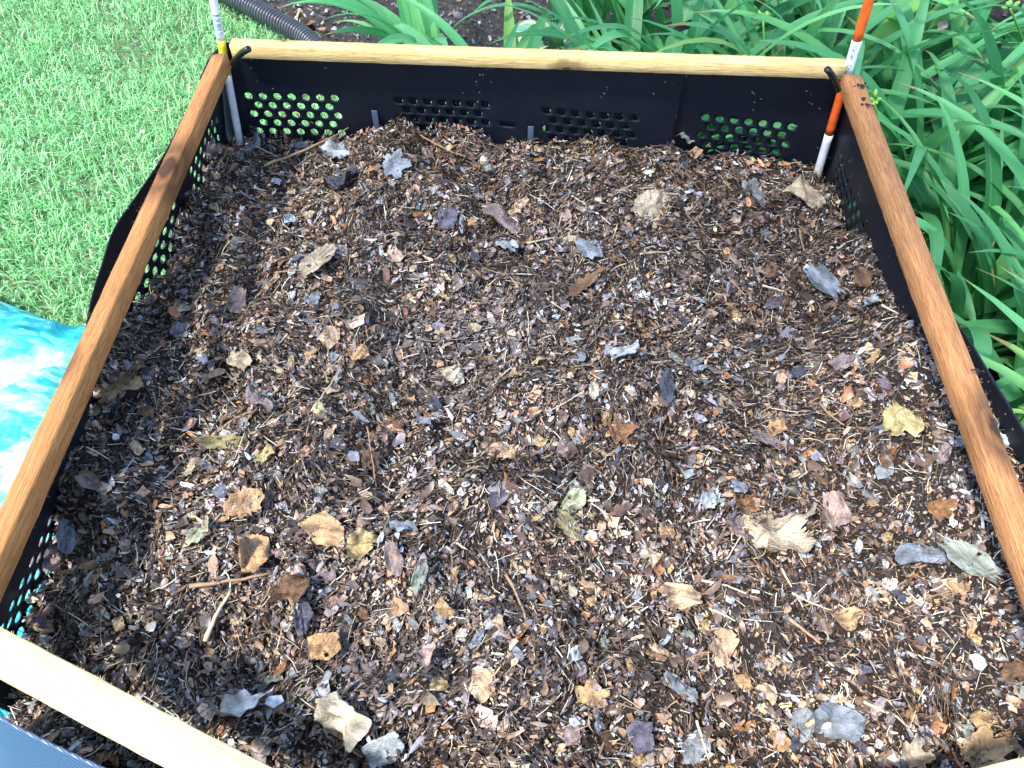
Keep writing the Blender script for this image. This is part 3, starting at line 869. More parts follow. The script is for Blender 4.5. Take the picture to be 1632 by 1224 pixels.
def put_leaf(P, L, W, yaw, kind, colour, label, group=None, var=None, tilt=.12, lift=.004, zs=None, name='leaf'):
    r = random
    me = LMESH[kind][(var if var is not None else r.randrange(99)) % len(LMESH[kind])]
    o = bpy.data.objects.new(name, me); COL.objects.link(o)
    if len(me.materials) == 0: me.materials.append(LM['tan'])
    o.material_slots[0].link = 'OBJECT'; o.material_slots[0].material = LM[colour]
    e = .012
    gx = float(hz(np.array(P.x + e), np.array(P.y)) - hz(np.array(P.x - e), np.array(P.y))) / (2 * e)
    gy = float(hz(np.array(P.x), np.array(P.y + e)) - hz(np.array(P.x), np.array(P.y - e))) / (2 * e)
    nrm = Vector((-gx + r.gauss(0, tilt), -gy + r.gauss(0, tilt), 1)).normalized()
    tx = Vector((math.cos(yaw), math.sin(yaw), 0)); tx = (tx - nrm * tx.dot(nrm)).normalized(); ty = nrm.cross(tx)
    o.matrix_world = Matrix.Translation(P + nrm * lift) @ Matrix((tx, ty, nrm)).transposed().to_4x4() @ Matrix.Diagonal((L, W, zs or (L + W) * .36, 1))
    tag(o, label, 'leaf', group)
    return o
def px_scale(P):       # photograph pixels per metre at P, and the foreshortening of ground-parallel depth
    d = P - Vector((0, 0, CAMZ)); dep = d.y * CP - d.z * SP
    return FPX / dep, abs(d.normalized().z)
HERO = [  # px, py, length px, width px, image angle (deg, anticlockwise), kind, colour, label
 (1255, 858, 116, 108, 20, 'maple', 'beige', 'largest curled beige maple leaf on the compost, right of centre', 1),
 (1452, 685, 70, 48, -50, 'maple', 'pale yellow', 'pale yellow pointed leaf near the knot of the right rail', 2),
 (518, 842, 72, 46, -12, 'scrap', 'tan', 'broad tan leaf piece left of the golden one in the lower left compost', 0),
 (577, 866, 58, 42, 8, 'scrap', 'golden tan', 'golden tan leaf piece touching the broad tan one', 1),
 (398, 888, 52, 66, 20, 'oval', 'orange tan', 'cracked orange tan leaf above the long twig at lower left', 2),
 (388, 805, 62, 42, 35, 'oak', 'orange tan', 'orange tan half leaf above the cracked one at lower left', 0),
 (325, 852, 40, 38, 10, 'scrap', 'pale green', 'pale green crumpled leaf at lower left', 4),
 (392, 1135, 92, 64, 15, 'scrap', 'white', 'bright white leaf beside the sunlit front rail', 1),
 (558, 1145, 100, 68, -25, 'scrap', 'cream', 'large cream curled leaf at the bottom left of centre', 8),
 (614, 1192, 66, 42, 20, 'scrap', 'pale blue', 'pale bluish leaf just below the large cream one', 6),
 (1078, 951, 64, 34, -12, 'scrap', 'peach', 'peach coloured leaf strip below the centre', 8),
 (1040, 330, 66, 32, 12, 'oval', 'beige', 'flat beige oval leaf in the upper right of the compost', 0),
 (797, 356, 64, 30, -18, 'oval', 'mauve', 'dull pinkish leaf near the back, above centre', 1),
 (200, 620, 84, 66, -20, 'maple', 'tan', 'ragged tan maple leaf beside the left rail', 3),
 (392, 571, 34, 34, 30, 'scrap', 'beige', 'small beige leaf in the left of the compost', 2),
 (378, 484, 28, 34, 0, 'scrap', 'pink', 'small pinkish leaf below the left back corner', 7),
 (291, 530, 32, 34, 40, 'maple', 'grey', 'small greyish leaf near the left rail', 0),
 (358, 706, 78, 22, 0, 'oak', 'olive', 'long olive leaf scrap in the left of the compost', 1),
 (506, 420, 34, 58, -25, 'oval', 'beige', 'tall beige leaf in the upper left of the compost', 3),
 (540, 250, 64, 30, -15, 'maple', 'pale blue', 'whitish frayed leaf near the back left corner', 1),
 (551, 290, 48, 24, 15, 'oval', 'dark grey', 'dark grey leaf near the back left corner', 2),
 (635, 264, 44, 28, 0, 'maple', 'blue grey', 'blue grey leaf close to the back sheet', 3),
 (806, 396, 30, 48, 20, 'oak', 'pale blue', 'pale bluish upright leaf strip above centre', 3),
 (945, 402, 50, 24, -50, 'oak', 'blue grey', 'narrow blue grey leaf upper right of centre', 2),
 (934, 461, 84, 28, 10, 'oak', 'brown', 'long brown leaf with a raised rib right of centre', 0),
 (999, 566, 46, 38, 0, 'scrap', 'pale blue', 'light blue three-pointed leaf right of centre', 9),
 (1060, 622, 26, 48, 0, 'scrap', 'dark grey', 'dark slate leaf right of centre', 10),
 (810, 728, 58, 34, -25, 'oak', 'peach', 'peach oak leaf just below centre', 4),
 (720, 601, 30, 26, 0, 'scrap', 'cream', 'small cream leaf at the centre', 11),
 (985, 691, 50, 38, 20, 'maple', 'orange brown', 'rusty orange leaf right of centre', 4),
 (770, 1088, 46, 48, -50, 'scrap', 'peach', 'pale peach pointed leaf at the bottom centre', 0),
 (945, 1102, 38, 54, 80, 'maple', 'tan', 'tan maple leaf at the bottom centre', 0),
 (1020, 1168, 42, 46, 0, 'scrap', 'violet grey', 'violet grey leaf at the bottom centre', 3),
 (1146, 1032, 46, 56, 10, 'scrap', 'peach', 'peach leaf with a dark slit, lower right of centre', 4),
 (1080, 1098, 58, 26, -38, 'oval', 'grey', 'narrow pale grey curled leaf at the bottom right of centre', 4),
 (1330, 1146, 82, 48, 0, 'oval', 'blue grey', 'large smooth blue grey leaf at the lower right', 2),
 (1276, 1152, 36, 50, -30, 'oval', 'grey', 'blue grey leaf left of the large smooth one', 0),
 (1466, 1202, 44, 46, 0, 'maple', 'beige', 'beige toothed leaf at the bottom right edge', 2),
 (1575, 1200, 88, 56, 10, 'maple', 'tan', 'brown and tan maple leaf by the bottom right rail', 3),
 (1171, 846, 54, 40, -35, 'scrap', 'mauve', 'pale mauve leaf left of the largest beige leaf', 6),
 (1334, 815, 36, 50, 10, 'scrap', 'pink', 'pinkish leaf upper right of the largest beige leaf', 7),
 (1470, 893, 84, 36, 0, 'oval', 'blue grey', 'ragged blue grey leaf by the lower right rail', 1),
 (1548, 898, 44, 80, 35, 'oak', 'grey green', 'lobed grey green leaf by the lower right rail', 0),
 (1358, 992, 46, 30, -12, 'scrap', 'tan', 'tan leaf with notched end in the lower right', 8),
 (1512, 812, 42, 34, 0, 'maple', 'orange brown', 'red brown leaf near the lower right rail', 2),
 (917, 797, 30, 40, -40, 'scrap', 'pale green', 'pale green leaf just below the centre', 9),
 (901, 838, 58, 26, -38, 'oval', 'olive', 'olive grey leaf below the pale green one', 3),
 (1282, 316, 42, 36, 40, 'scrap', 'beige', 'curled pale leaf near the back right marker', 10),
 (1200, 312, 46, 40, 0, 'maple', 'grey', 'grey lobed leaf near the back right marker', 3),
 (1081, 221, 38, 20, 0, 'scrap', 'grey green', 'pale stone-like leaf lying against the back sheet', 11),
 (1314, 452, 30, 58, 25, 'oak', 'blue grey', 'blue grey ragged leaf by the upper right rail', 1),
 (1396, 482, 28, 28, 0, 'scrap', 'pale blue', 'small pale leaf near the upper right rail', 1),
 (1382, 446, 34, 26, 0, 'maple', 'brown', 'brown star-shaped leaf near the upper right rail', 1),
 (1345, 580, 40, 26, 0, 'maple', 'mauve', 'mauve leaf in the right of the compost', 0),
 (1500, 722, 40, 42, 0, 'scrap', 'mauve', 'dull mauve leaf below the pale yellow pointed one', 3),
 (480, 978, 30, 50, 15, 'scrap', 'violet grey', 'dark violet leaf right of the long twig', 4),
 (470, 930, 62, 42, 10, 'scrap', 'brown', 'brown crumpled leaf right of the long twig', 5),
 (515, 1030, 50, 38, 0, 'scrap', 'orange tan', 'curled orange leaf in the lower left of centre', 6),
 (630, 886, 28, 50, 15, 'scrap', 'mauve', 'mauve leaf right of the golden tan one', 7),
 (667, 918, 22, 48, -20, 'oval', 'grey green', 'slim pale leaf in the lower left of centre', 4),
 (683, 1055, 40, 44, 0, 'scrap', 'pink', 'pink leaf scrap at the lower centre', 8),
 (110, 852, 28, 46, 0, 'oval', 'blue grey', 'blue grey leaf shaded by the left rail', 0),
 (75, 888, 60, 34, -40, 'scrap', 'mauve', 'shaded mauve leaf standing against the left sheet', 9),
 (640, 850, 46, 20, -15, 'scrap', 'blue grey', 'pale blue scrap right of the broad tan leaf', 10),
 (570, 560, 32, 18, 10, 'scrap', 'orange tan', 'small orange tan leaf left of centre', 11),
 (525, 535, 34, 28, -50, 'scrap', 'peach', 'peach leaf left of centre', 0),
 (948, 628, 22, 26, 0, 'scrap', 'cream', 'small cream leaf right of centre', 1),
 (955, 670, 24, 24, 0, 'scrap', 'tan', 'small round tan leaf right of centre', 2),
 (1210, 705, 48, 36, -30, 'scrap', 'mauve', 'dusty mauve leaf right of centre', 3),
 (1110, 1190, 40, 46, 0, 'scrap', 'grey', 'grey leaf at the bottom edge right of centre', 4),
 (412, 645, 50, 22, -35, 'oval', 'mauve', 'dull mauve leaf at the end of a twig, left side', 2),
 (430, 725, 30, 18, 10, 'scrap', 'pale yellow', 'pale yellow scrap left of centre', 5),
 (585, 735, 34, 26, 0, 'scrap', 'brown', 'brown scrap left of the peach oak leaf', 6),
 (1105, 590, 34, 30, -20, 'maple', 'blue grey', 'blue grey maple leaf right of the light blue one', 4),
 (1128, 800, 28, 44, -30, 'oak', 'pale blue', 'pale blue folded leaf right of centre below the middle', 2),
 (1240, 690, 30, 26, 0, 'scrap', 'orange tan', 'small orange leaf in the right half', 7),
 (1160, 500, 30, 22, 0, 'scrap', 'tan', 'small tan leaf in the upper right half', 8),
 (715, 350, 30, 26, 0, 'scrap', 'violet grey', 'dark violet leaf near the back, left of centre', 9),
 (330, 245, 38, 24, 20, 'scrap', 'mauve', 'pale dry leaf at the foot of the yellow-banded marker', 2),
 (408, 235, 18, 30, 0, 'scrap', 'blue grey', 'grey leaf standing beside the yellow-banded marker', 5),
]
for (px, py, lp_, wp_, an, kind, colr, lab, var) in HERO:
    P = at_heap(px, py, .006)
    s, fs = px_scale(P)
    put_leaf(P, lp_ / s * 1.08, wp_ / s / max(fs, .6) * 1.05, R(an), kind, colr, lab, var=var, tilt=.14, lift=.006, zs=.5 * (lp_ + wp_) / s)
# smaller torn leaves, the largest of those that nothing tells apart
cols = ['tan', 'orange tan', 'beige', 'peach', 'blue grey', 'grey', 'brown', 'mauve', 'pale blue', 'orange brown', 'dark grey', 'violet grey', 'pale yellow', 'grey green', 'pink', 'golden tan']
cw = [12, 8, 9, 6, 8, 8, 14, 7, 3, 7, 8, 3, 3, 5, 2, 6]
used_labels = set()
SHAPE = {'scrap': 'torn leaf scrap', 'oval': 'oval leaf', 'oak': 'narrow lobed leaf', 'maple': 'pointed leaf'}
def zone(px, py):
    row = 'back' if py < 400 else 'upper middle' if py < 620 else 'lower middle' if py < 880 else 'front'
    colm = 'far left' if px < 420 else 'left of centre' if px < 800 else 'right of centre' if px < 1200 else 'far right'
    return '%s, %s' % (row, colm)
rr_ = random.Random(77); made = 0
while made < 215:
    px, py = rr_.uniform(20, 1620), rr_.uniform(225, 1215)
    P = at_heap(px, py, .004)
    if not bool(inside(np.array(P.x), np.array(P.y))): continue
    if abs(P.x) > .60 and P.y > .6: continue
    if min((px - h_[0]) ** 2 + (py - h_[1]) ** 2 for h_ in HERO) < 34 ** 2: continue
    c_ = rr_.choices(cols, cw)[0]
    kind = rr_.choices(['scrap', 'oval', 'oak', 'maple'], [9, 1.4, 1, .6])[0]
    lab = 'small %s %s, compost %s' % (c_, SHAPE[kind], zone(px, py))
    if lab in used_labels: continue
    used_labels.add(lab)
    L = rr_.uniform(.014, .030); W = L * (rr_.uniform(.6, 1) if kind in ('scrap', 'maple') else rr_.uniform(.35, .5))
    put_leaf(P, L, W, rr_.uniform(0, 6.28), kind, c_, lab, 'small torn %s leaves' % c_, tilt=.30, lift=.004)
    made += 1

# crumbs that have fallen over the rims of the larger leaves and half bury them
hx = []; hy = []
for h_ in HERO:
    P = at_heap(h_[0], h_[1]); s_, fs_ = px_scale(P); nb = int(5 + (h_[2] + h_[3]) / 6)
    a_ = RNG.uniform(0, 2 * np.pi, nb); q_ = RNG.uniform(.55, 1.1, nb)
    hx.append(P.x + np.cos(a_ + math.radians(h_[4])) * h_[2] / s_ / 2 * q_); hy.append(P.y + np.sin(a_) * h_[3] / s_ / 2 * q_)
x = np.concatenate(hx); y = np.concatenate(hy); n = len(x)
L = np.clip(RNG.lognormal(math.log(.010), .45, n), .004, .024); W = L * RNG.uniform(.12, .6, n)
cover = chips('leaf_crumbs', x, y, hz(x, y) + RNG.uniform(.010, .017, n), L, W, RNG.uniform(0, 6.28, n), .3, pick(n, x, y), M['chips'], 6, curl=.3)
tag(cover, 'crumbs of shredded leaf fallen over the rims of the larger leaves', 'shredded leaves', kind='stuff')

# ------------------------------------------------------------------ twigs
t = NT('twig_bark'); nz = t.noise(t.obj((1, 1, 1)), 120, 4)
t.set(Base_Color=t.mix(nz, (.16, .09, .05), (.46, .31, .18)), Roughness=.7); M['twig'] = t.m
t = NT('straw_stem'); nz = t.noise(t.obj(), 90, 3)
t.set(Base_Color=t.mix(nz, (.36, .30, .18), (.66, .60, .42)), Roughness=.45); M['stem'] = t.m
def twig(x0, y0, x1, y1, rad, mat, label, seed, lift=.012, group=None, bend=.05):
    a = at_heap(x0, y0, lift); b = at_heap(x1, y1, lift * .7); r = random.Random(seed)
    d = (b - a); side = d.cross(Vector((0, 0, 1))).normalized(); n = 9
    k1 = r.uniform(-1, 1) * bend; pts = []
    for i in range(n + 1):
        f = i / n; p_ = a.lerp(b, f) + side * d.length * (k1 * math.sin(math.pi * f) + r.uniform(-.008, .008))
        zmin = float(hz(np.array(p_.x), np.array(p_.y))) + rad + .002
        p_.z = max(p_.z, zmin) + r.uniform(0, .0008); pts.append(p_)
    radii = [rad * (1 - .5 * i / n) * r.uniform(.85, 1.15) for i in range(n + 1)]
    V, F = tube(pts, radii, 7)
    V = V - np.array(a)
    o = npmesh('twig', V, F, mat, smooth=True); o.location = a
    tag(o, label, 'twig', group); return o
TW = [(302, 934, 432, 912, .0030, 'twig', 'long brown twig lying under the cracked orange tan leaf'),
      (327, 1022, 368, 942, .0036, 'stem', 'pale thick stalk running down from the long brown twig'),
      (420, 264, 562, 200, .0034, 'twig', 'curved brown stick at the back left, ending against the back sheet'),
      (1118, 925, 1190, 946, .0020, 'stem', 'pale stalk left of the large beige maple leaf, lower end'),
      (1130, 970, 1172, 990, .0018, 'stem', 'short pale green stalk in the lower right half'),
      (1246, 906, 1280, 968, .0018, 'stem', 'bent pale stem below the largest beige leaf'),
      (1262, 945, 1328, 974, .0016, 'stem', 'thin straw crossing the bent pale stem'),
      (338, 694, 412, 652, .0024, 'twig', 'slanting brown twig left of centre'),
      (806, 915, 838, 986, .0024, 'twig', 'short brown twig with a knobbed end at the lower centre'),
      (1110, 1148, 1132, 1222, .0018, 'stem', 'pale straw pointing down at the bottom edge, right of centre'),
      (500, 650, 545, 585, .0016, 'stem', 'forked pale stem left of centre'),
      (1256, 985, 1308, 1026, .0030, 'twig', 'tan wood splinter in the lower right'),
      (585, 680, 600, 775, .0013, 'twig', 'thin dark stalk left of centre'),
      (1376, 1118, 1450, 1160, .0018, 'stem', 'pale straw at the lower right behind the large smooth leaf'),
      (1418, 728, 1424, 655, .0022, 'twig', 'upright brown twig left of the pale yellow pointed leaf'),
      (1305, 642, 1345, 678, .0022, 'twig', 'brown twig in the right half'),
      (1215, 455, 1250, 465, .0022, 'stem', 'short pale stick in the upper right'),
      (840, 388, 884, 378, .0020, 'stem', 'short white stalk above the centre'),
      (1020, 405, 1070, 402, .0014, 'stem', 'straw lying level in the upper right of centre'),
      (1405, 486, 1432, 500, .0022, 'stem', 'pale stub beside the right rail'),
      (520, 1108, 628, 1106, .0018, 'twig', 'level twig above the large cream leaf'),
      (440, 434, 520, 432, .0014, 'twig', 'thin level stalk in the upper left'),
      (670, 215, 742, 250, .0016, 'twig', 'thin stalk sloping down from the back sheet'),
      (1155, 300, 1157, 335, .0020, 'twig', 'short upright twig in the upper right'),
      (1275, 365, 1282, 400, .0026, 'twig', 'curved tan twig near the right rail')]
for i, (a, b, c_, d_, rd, m_, lab) in enumerate(TW):
    twig(a, b, c_, d_, rd, M[m_], lab, i)
made = 0
while made < 90:
    px, py = rr_.uniform(60, 1580), rr_.uniform(250, 1200)
    P = at_heap(px, py)
    if not bool(inside(np.array(P.x), np.array(P.y))) or abs(P.x) > .58: continue
    a_ = rr_.uniform(0, math.pi); l_ = rr_.uniform(18, 46) * (.6 + .5 * py / 1224)
    dx, dy = math.cos(a_) * l_ / 2, math.sin(a_) * l_ / 2 * .8
    k_ = rr_.random() < .55
    ori = ('level' if a_ < .39 or a_ > 2.75 else 'rising to the right' if a_ > 1.96 else 'upright' if a_ > 1.18 else 'falling to the right')
    lab = '%s %s, compost %s' % ('short pale straw' if k_ else 'thin brown twig', ori, zone(px, py))
    if lab in used_labels: continue
    used_labels.add(lab)
    twig(px - dx, py - dy, px + dx, py + dy, rr_.uniform(.0007, .0013), M['stem' if k_ else 'twig'],
         lab, 500 + made, lift=.009,
         group='short pale straw stalks' if k_ else 'short thin brown twigs', bend=.12)
    made += 1

# ------------------------------------------------------------------ lawn
def blades(name, x, y, z0, H, W, yaw, lean, col, mat):
    n = len(x)
    dx, dy = np.cos(yaw), np.sin(yaw)
    sx, sy = -dy, dx
    V = np.zeros((n, 7, 3))
    for k, (f, wf, up) in enumerate(((0, 1, 0), (.45, .95, .62), (.8, .62, .92))):
        ox = dx * lean * H * f ** 1.6; oy = dy * lean * H * f ** 1.6
        zz = z0 + H * up * (1 - lean * .35)
        for s_, j in ((-1, 0), (1, 1)):
            V[:, k * 2 + j, 0] = x + ox + sx * W * wf * s_ / 2
            V[:, k * 2 + j, 1] = y + oy + sy * W * wf * s_ / 2
            V[:, k * 2 + j, 2] = zz
    V[:, 6, 0] = x + dx * lean * H * 1.1; V[:, 6, 1] = y + dy * lean * H * 1.1; V[:, 6, 2] = z0 + H * (1 - lean * .45)
    b = (np.arange(n) * 7)[:, None]
    Q = np.concatenate([np.concatenate([b, b + 1, b + 3, b + 2], 1), np.concatenate([b + 2, b + 3, b + 5, b + 4], 1)])
    T = np.concatenate([b + 4, b + 5, b + 6], 1)
    return npmesh(name, V.reshape(-1, 3), [Q, T], mat, smooth=True, col=np.repeat(col, 7, axis=0))
n = 260000
y = RNG.uniform(.4, 4.2, n); x = RNG.uniform(-4.2, .2, n)
m = (bed_side(x, y) < RNG.normal(0, .03, n)) & ((y > 1.38) | (x < -.66)) & (x > -1.05 * (y * .6 + .9) - .9)
tn = Wave(31, [.6, .22, .1], [.5, .4, .3])
for (qx, qy, qr) in ((240, 55, .16), (120, 80, .14), (190, 95, .12), (30, 30, .12)):
    q0 = at(qx, qy, 0); m &= ~((((x - q0.x) ** 2 + ((y - q0.y) * .6) ** 2) < qr ** 2 * RNG.uniform(.2, 1.2, len(x))) & (RNG.random(len(x)) < .5))
m &= ~((tn(x, y) > .55) & (RNG.random(n) < .6))
x, y = x[m], y[m]; n = len(x)
GP = np.array([(.26, .62, .24), (.35, .72, .32), (.17, .48, .17), (.50, .78, .44), (.58, .66, .42)])
c = GP[RNG.choice(5, n, p=[.34, .28, .2, .13, .05])] * RNG.lognormal(0, .18, (n, 1))
gr = blades('lawn_grass', x, y, np.full(n, -.03), np.clip(RNG.lognormal(math.log(.034), .4, n), .012, .09), RNG.uniform(.0016, .0042, n), RNG.uniform(0, 6.28, n), RNG.uniform(.15, 1.25, n), c, M['grass'])
tag(gr, 'short mint green lawn grass left of the compost bin', 'grass', kind='stuff')
# clover and broad weeds low in the lawn
n = 9000
y = RNG.uniform(.5, 3.8, n); x = RNG.uniform(-3.6, -.68, n)
m = (bed_side(x, y) < 0) & ((y > 1.38) | (x < -.7)); x, y = x[m], y[m]; n = len(x)
flat = lambda a, b: np.zeros(np.shape(a))
c = np.array([(.14, .42, .16), (.20, .50, .22), (.10, .33, .10)])[RNG.choice(3, n)] * RNG.lognormal(0, .12, (n, 1))
L = RNG.uniform(.008, .018, n)
cl = chips('clover', x, y, RNG.uniform(-.005, .012, n), L, L * RNG.uniform(.7, 1, n), RNG.uniform(0, 6.28, n), .35, c, M['grass'], 8, hf=flat, curl=.12)
tag(cl, 'small rounded clover leaves scattered through the lawn', 'clover', kind='stuff')
n = 5000
y = RNG.uniform(.5, 3.8, n); x = RNG.uniform(-3.6, -.68, n)
m = (bed_side(x, y) < 0) & ((y > 1.38) | (x < -.7)); x, y = x[m], y[m]; n = len(x)
c = np.array([(.42, .33, .20), (.55, .48, .36), (.20, .14, .08)])[RNG.choice(3, n)] * RNG.lognormal(0, .2, (n, 1))
L = RNG.uniform(.008, .022, n)
cl = chips('lawn_litter', x, y, RNG.uniform(-.02, .006, n), L, L * RNG.uniform(.15, .6, n), RNG.uniform(0, 6.28, n), .35, c, M['chips'], 5, hf=flat, curl=.2)
tag(cl, 'dry bits of dead leaf lying in the lawn', 'leaf litter', kind='stuff')

# bed mulch
bx = lambda a, b: gw(a, b) + .02
n = 42000
y = RNG.uniform(-.2, 4.6, n); x = RNG.uniform(-1.6, 3.6, n)
m = (bed_side(x, y) > .0) & ((y > 1.42) | (x > .72)); x, y = x[m], y[m]; n = len(x)
c = PAL[RNG.choice(len(PAL), n, p=WT)] * np.array((.8, .85, .95)) * RNG.lognormal(0, .35, (n, 1))
L = np.clip(RNG.lognormal(math.log(.017), .5, n), .006, .06)
ml = chips('bed_mulch', x, y, gw(x, y) + .022 + RNG.uniform(0, .008, n), L, L * RNG.uniform(.2, .7, n), RNG.uniform(0, 6.28, n), .3, np.clip(c, 0, .6), M['chips'], 6, hf=bx, curl=.2)
tag(ml, 'dark bark and leaf mulch on the planting bed behind the bin', 'mulch', kind='stuff')

# ------------------------------------------------------------------ tarpaulin
tw = Wave(55, [.55, .22, .09], [.045, .028, .009])
def tarp_z(X, Y):
    ridge = .05 * np.exp(-((X + 1.25 + .25 * (Y - .9)) / .22) ** 2) + .03 * np.sin(Y * 9 + X * 3) * .6
    cr = -.022 * np.abs(np.sin(X * 8 + Y * 3.1 + tw(X, Y) * 30)) ** .6 - .008 * np.abs(np.sin(Y * 13 - X * 5 + tw(Y, X) * 30)) ** .6
    return np.maximum(.075 + tw(X, Y) * .6 + ridge + cr, .012) + .02
nx, ny = 220, 300
U, Vv = np.meshgrid(np.linspace(0, 1, nx), np.linspace(0, 1, ny))
Xt = -2.3 + U * 1.60; Yt = -.5 + Vv * (1.86 + .06 * np.sin(Xt * 7) - .05 * (Xt + 1.1))
Zt = tarp_z(Xt, Yt)
edge = np.clip(np.minimum(1 - Vv, .03) / .03, 0, 1)
Zt = Zt * (0.35 + .65 * edge)
i = np.arange(nx * ny).reshape(ny, nx)
F = np.stack([i[:-1, :-1].ravel(), i[:-1, 1:].ravel(), i[1:, 1:].ravel(), i[1:, :-1].ravel()], 1)
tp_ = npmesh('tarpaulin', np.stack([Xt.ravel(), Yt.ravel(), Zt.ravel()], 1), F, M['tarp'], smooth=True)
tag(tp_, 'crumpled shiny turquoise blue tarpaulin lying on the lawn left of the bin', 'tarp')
md = tp_.modifiers.new('thickness', 'SOLIDIFY'); md.thickness = .0015

# ------------------------------------------------------------------ corrugated pipe
pa = at(250, -75, .035); pb = at(330, -22, .035); pc = at(420, 28, .035); pd = at(487, 66, .035); pe = at(530, 112, .035)
ctrl = [pa, pb, pc, pd, pe]
pts = []
for i in range(len(ctrl) - 1):
    p0 = ctrl[max(i - 1, 0)]; p1 = ctrl[i]; p2 = ctrl[i + 1]; p3 = ctrl[min(i + 2, 4)]
    for s in np.linspace(0, 1, 60, endpoint=False):
        pts.append(.5 * ((2 * p1) + (-p0 + p2) * s + (2 * p0 - 5 * p1 + 4 * p2 - p3) * s * s + (-p0 + 3 * p1 - 3 * p2 + p3) * s ** 3))
acc = 0; res = [pts[0]]
stepl = .0019
cur = pts[0]; rest = stepl
for a_, b_ in zip(pts[:-1], pts[1:]):
    seg = (b_ - a_).length; posn = 0
    while posn + rest <= seg:
        posn += rest; res.append(a_.lerp(b_, posn / seg)); rest = stepl
    rest -= (seg - posn)
rad = [.031 + .0048 * max(-1, min(1, 1.6 * math.sin(i * stepl / .0155 * 2 * math.pi))) for i in range(len(res))]
for q_ in res: q_.z = .052
V, F = tube(res, rad, 24)
o = npmesh('corrugated_pipe', V - np.array(res[0]), F, M['tube'], smooth=True); o.location = res[0]
t = NT('ribbed_black_pipe'); nz = t.noise(t.obj(), 80, 3); t.set(Base_Color=t.mix(nz, (.014, .016, .02), (.06, .065, .08)), Roughness=.32); t.b.inputs['Specular IOR Level'].default_value = .8
o.data.materials[0] = t.m
tag(o, 'black corrugated drain pipe on the soil behind the back left corner of the bin', 'pipe')

# dry leaf on the soil
P = at(475, 36, .05)
o = put_leaf(P, .075, .06, .3, 'scrap', 'beige', 'dry pinkish tan leaf on the dark soil beside the corrugated pipe', var=5, tilt=.1); 

# ------------------------------------------------------------------ daylilies
def lily_leaves(root, n, seed, Lr=(.6, 1.0), wid=.046, az=(0, 2 * math.pi), e0=(58, 86), drop=(60, 125), spread=.05, cols=None, extra=()):
    rg = np.random.default_rng(seed)
    seg = 16
    specs = []
    for i in range(n):
        specs.append((rg.uniform(*az), rg.uniform(*e0), rg.uniform(*drop), rg.uniform(*Lr), wid * rg.uniform(.65, 1.15), None))
    specs += [(*e, None) if len(e) == 5 else e for e in extra]
    V = []; F = []; C = []; UV = []
    for (a, el, dr, L, w, cc) in specs:
        bx_, by_ = rg.normal(0, spread), rg.normal(0, spread)
        p_ = np.array((bx_, by_, 0.0)); tw_ = rg.uniform(-.5, .5); sway = rg.uniform(-.35, .35)
        base = np.array([(.12, .44, .17), (.16, .53, .21), (.07, .34, .12), (.21, .58, .20), (.28, .53, .13)])[rg.choice(5, p=[.3, .3, .2, .13, .07])] * rg.lognormal(0, .12) if cc is None else np.array(cc)
        kexp = rg.uniform(1.2, 2.2)
        k0 = len(V)
        for s in range(seg + 1):
            f = s / seg
            e = math.radians(el - dr * f ** kexp)
            aa = a + sway * f
            d = np.array((math.cos(aa) * math.cos(e), math.sin(aa) * math.cos(e), math.sin(e)))
            side = np.array((-math.sin(aa), math.cos(aa), 0)); nn_ = np.cross(d, side)
            th = tw_ * f
            sd_ = side * math.cos(th) + nn_ * math.sin(th); up_ = -side * math.sin(th) + nn_ * math.cos(th)
            ww = w * (.55 + .45 * min(1, f * 5)) * (1 - max(0, (f - .45) / .55) ** 1.7) + .0006
            V += [p_ - sd_ * ww / 2, p_ - sd_ * ww / 4 - up_ * ww * .08, p_ - up_ * ww * .16, p_ + sd_ * ww / 4 - up_ * ww * .08, p_ + sd_ * ww / 2]
            UV += [(0, f), (.25, f), (.5, f), (.75, f), (1, f)]
            C += [base] * 5
            p_ = p_ + d * L / seg
            if p_[2] < .03: p_[2] = .03 + rg.uniform(0, .004)
        wp = np.array(V[k0:]) + np.array(root.location)
        low = wp[wp[:, 2] < .80]
        if len(low) and (inside(low[:, 0] - .03, low[:, 1] - .04).any() or inside(low[:, 0] - .005, low[:, 1]).any()):
            del V[k0:]; del UV[k0:]; del C[k0:]; continue      # a blade cannot grow through the bin
        for s in range(seg):
            for k in range(4):
                q0 = k0 + s * 5 + k
                F.append((q0, q0 + 1, q0 + 6, q0 + 5))
    return npmesh('leaves', np.array(V), np.array(F), M['lily'], smooth=True, col=np.array(C), uv=np.array(UV), parent=root)
t = NT('bud_green'); nz = t.noise(t.obj(), 80, 3); t.set(Base_Color=t.mix(nz, (.16, .42, .05), (.30, .55, .12)), Roughness=.45); M['bud'] = t.m
def scape(root, tip, seed, big=1.0):
    """flower stalk from the clump's base to a tip in world space, topped by buds"""
    r = random.Random(seed)
    a = Vector((r.uniform(-.03, .03), r.uniform(-.03, .03), 0)); b = tip - root.location
    pts = []
    for i in range(15):
        f = i / 14; p_ = a.lerp(b, f) + Vector((0, 0, .03 * math.sin(math.pi * f)))
        pts.append(p_)
    V, F = tube(pts, [.0042 - .0016 * i / 14 for i in range(15)], 8)
    st_ = npmesh('flower_stalk', V, F, M['bud'], smooth=True, parent=root)
    d = (pts[-1] - pts[-2]).normalized()
    for k in range(6):
        off = Vector((r.uniform(-1, 1), r.uniform(-1, 1), r.uniform(-.6, .8))).normalized()
        c0 = pts[-1] + off * .006; dd = (d * .8 + off * .8).normalized(); l = r.uniform(.012, .022) * big
        P_ = [c0 + dd * l * q_ for q_ in (0, .2, .5, .8, 1)]
        V, F = tube(P_, [.0015, .0036 * big, .0044 * big, .003 * big, .0007], 8)
        npmesh('bud', V, F, M['bud'], smooth=True, parent=root)
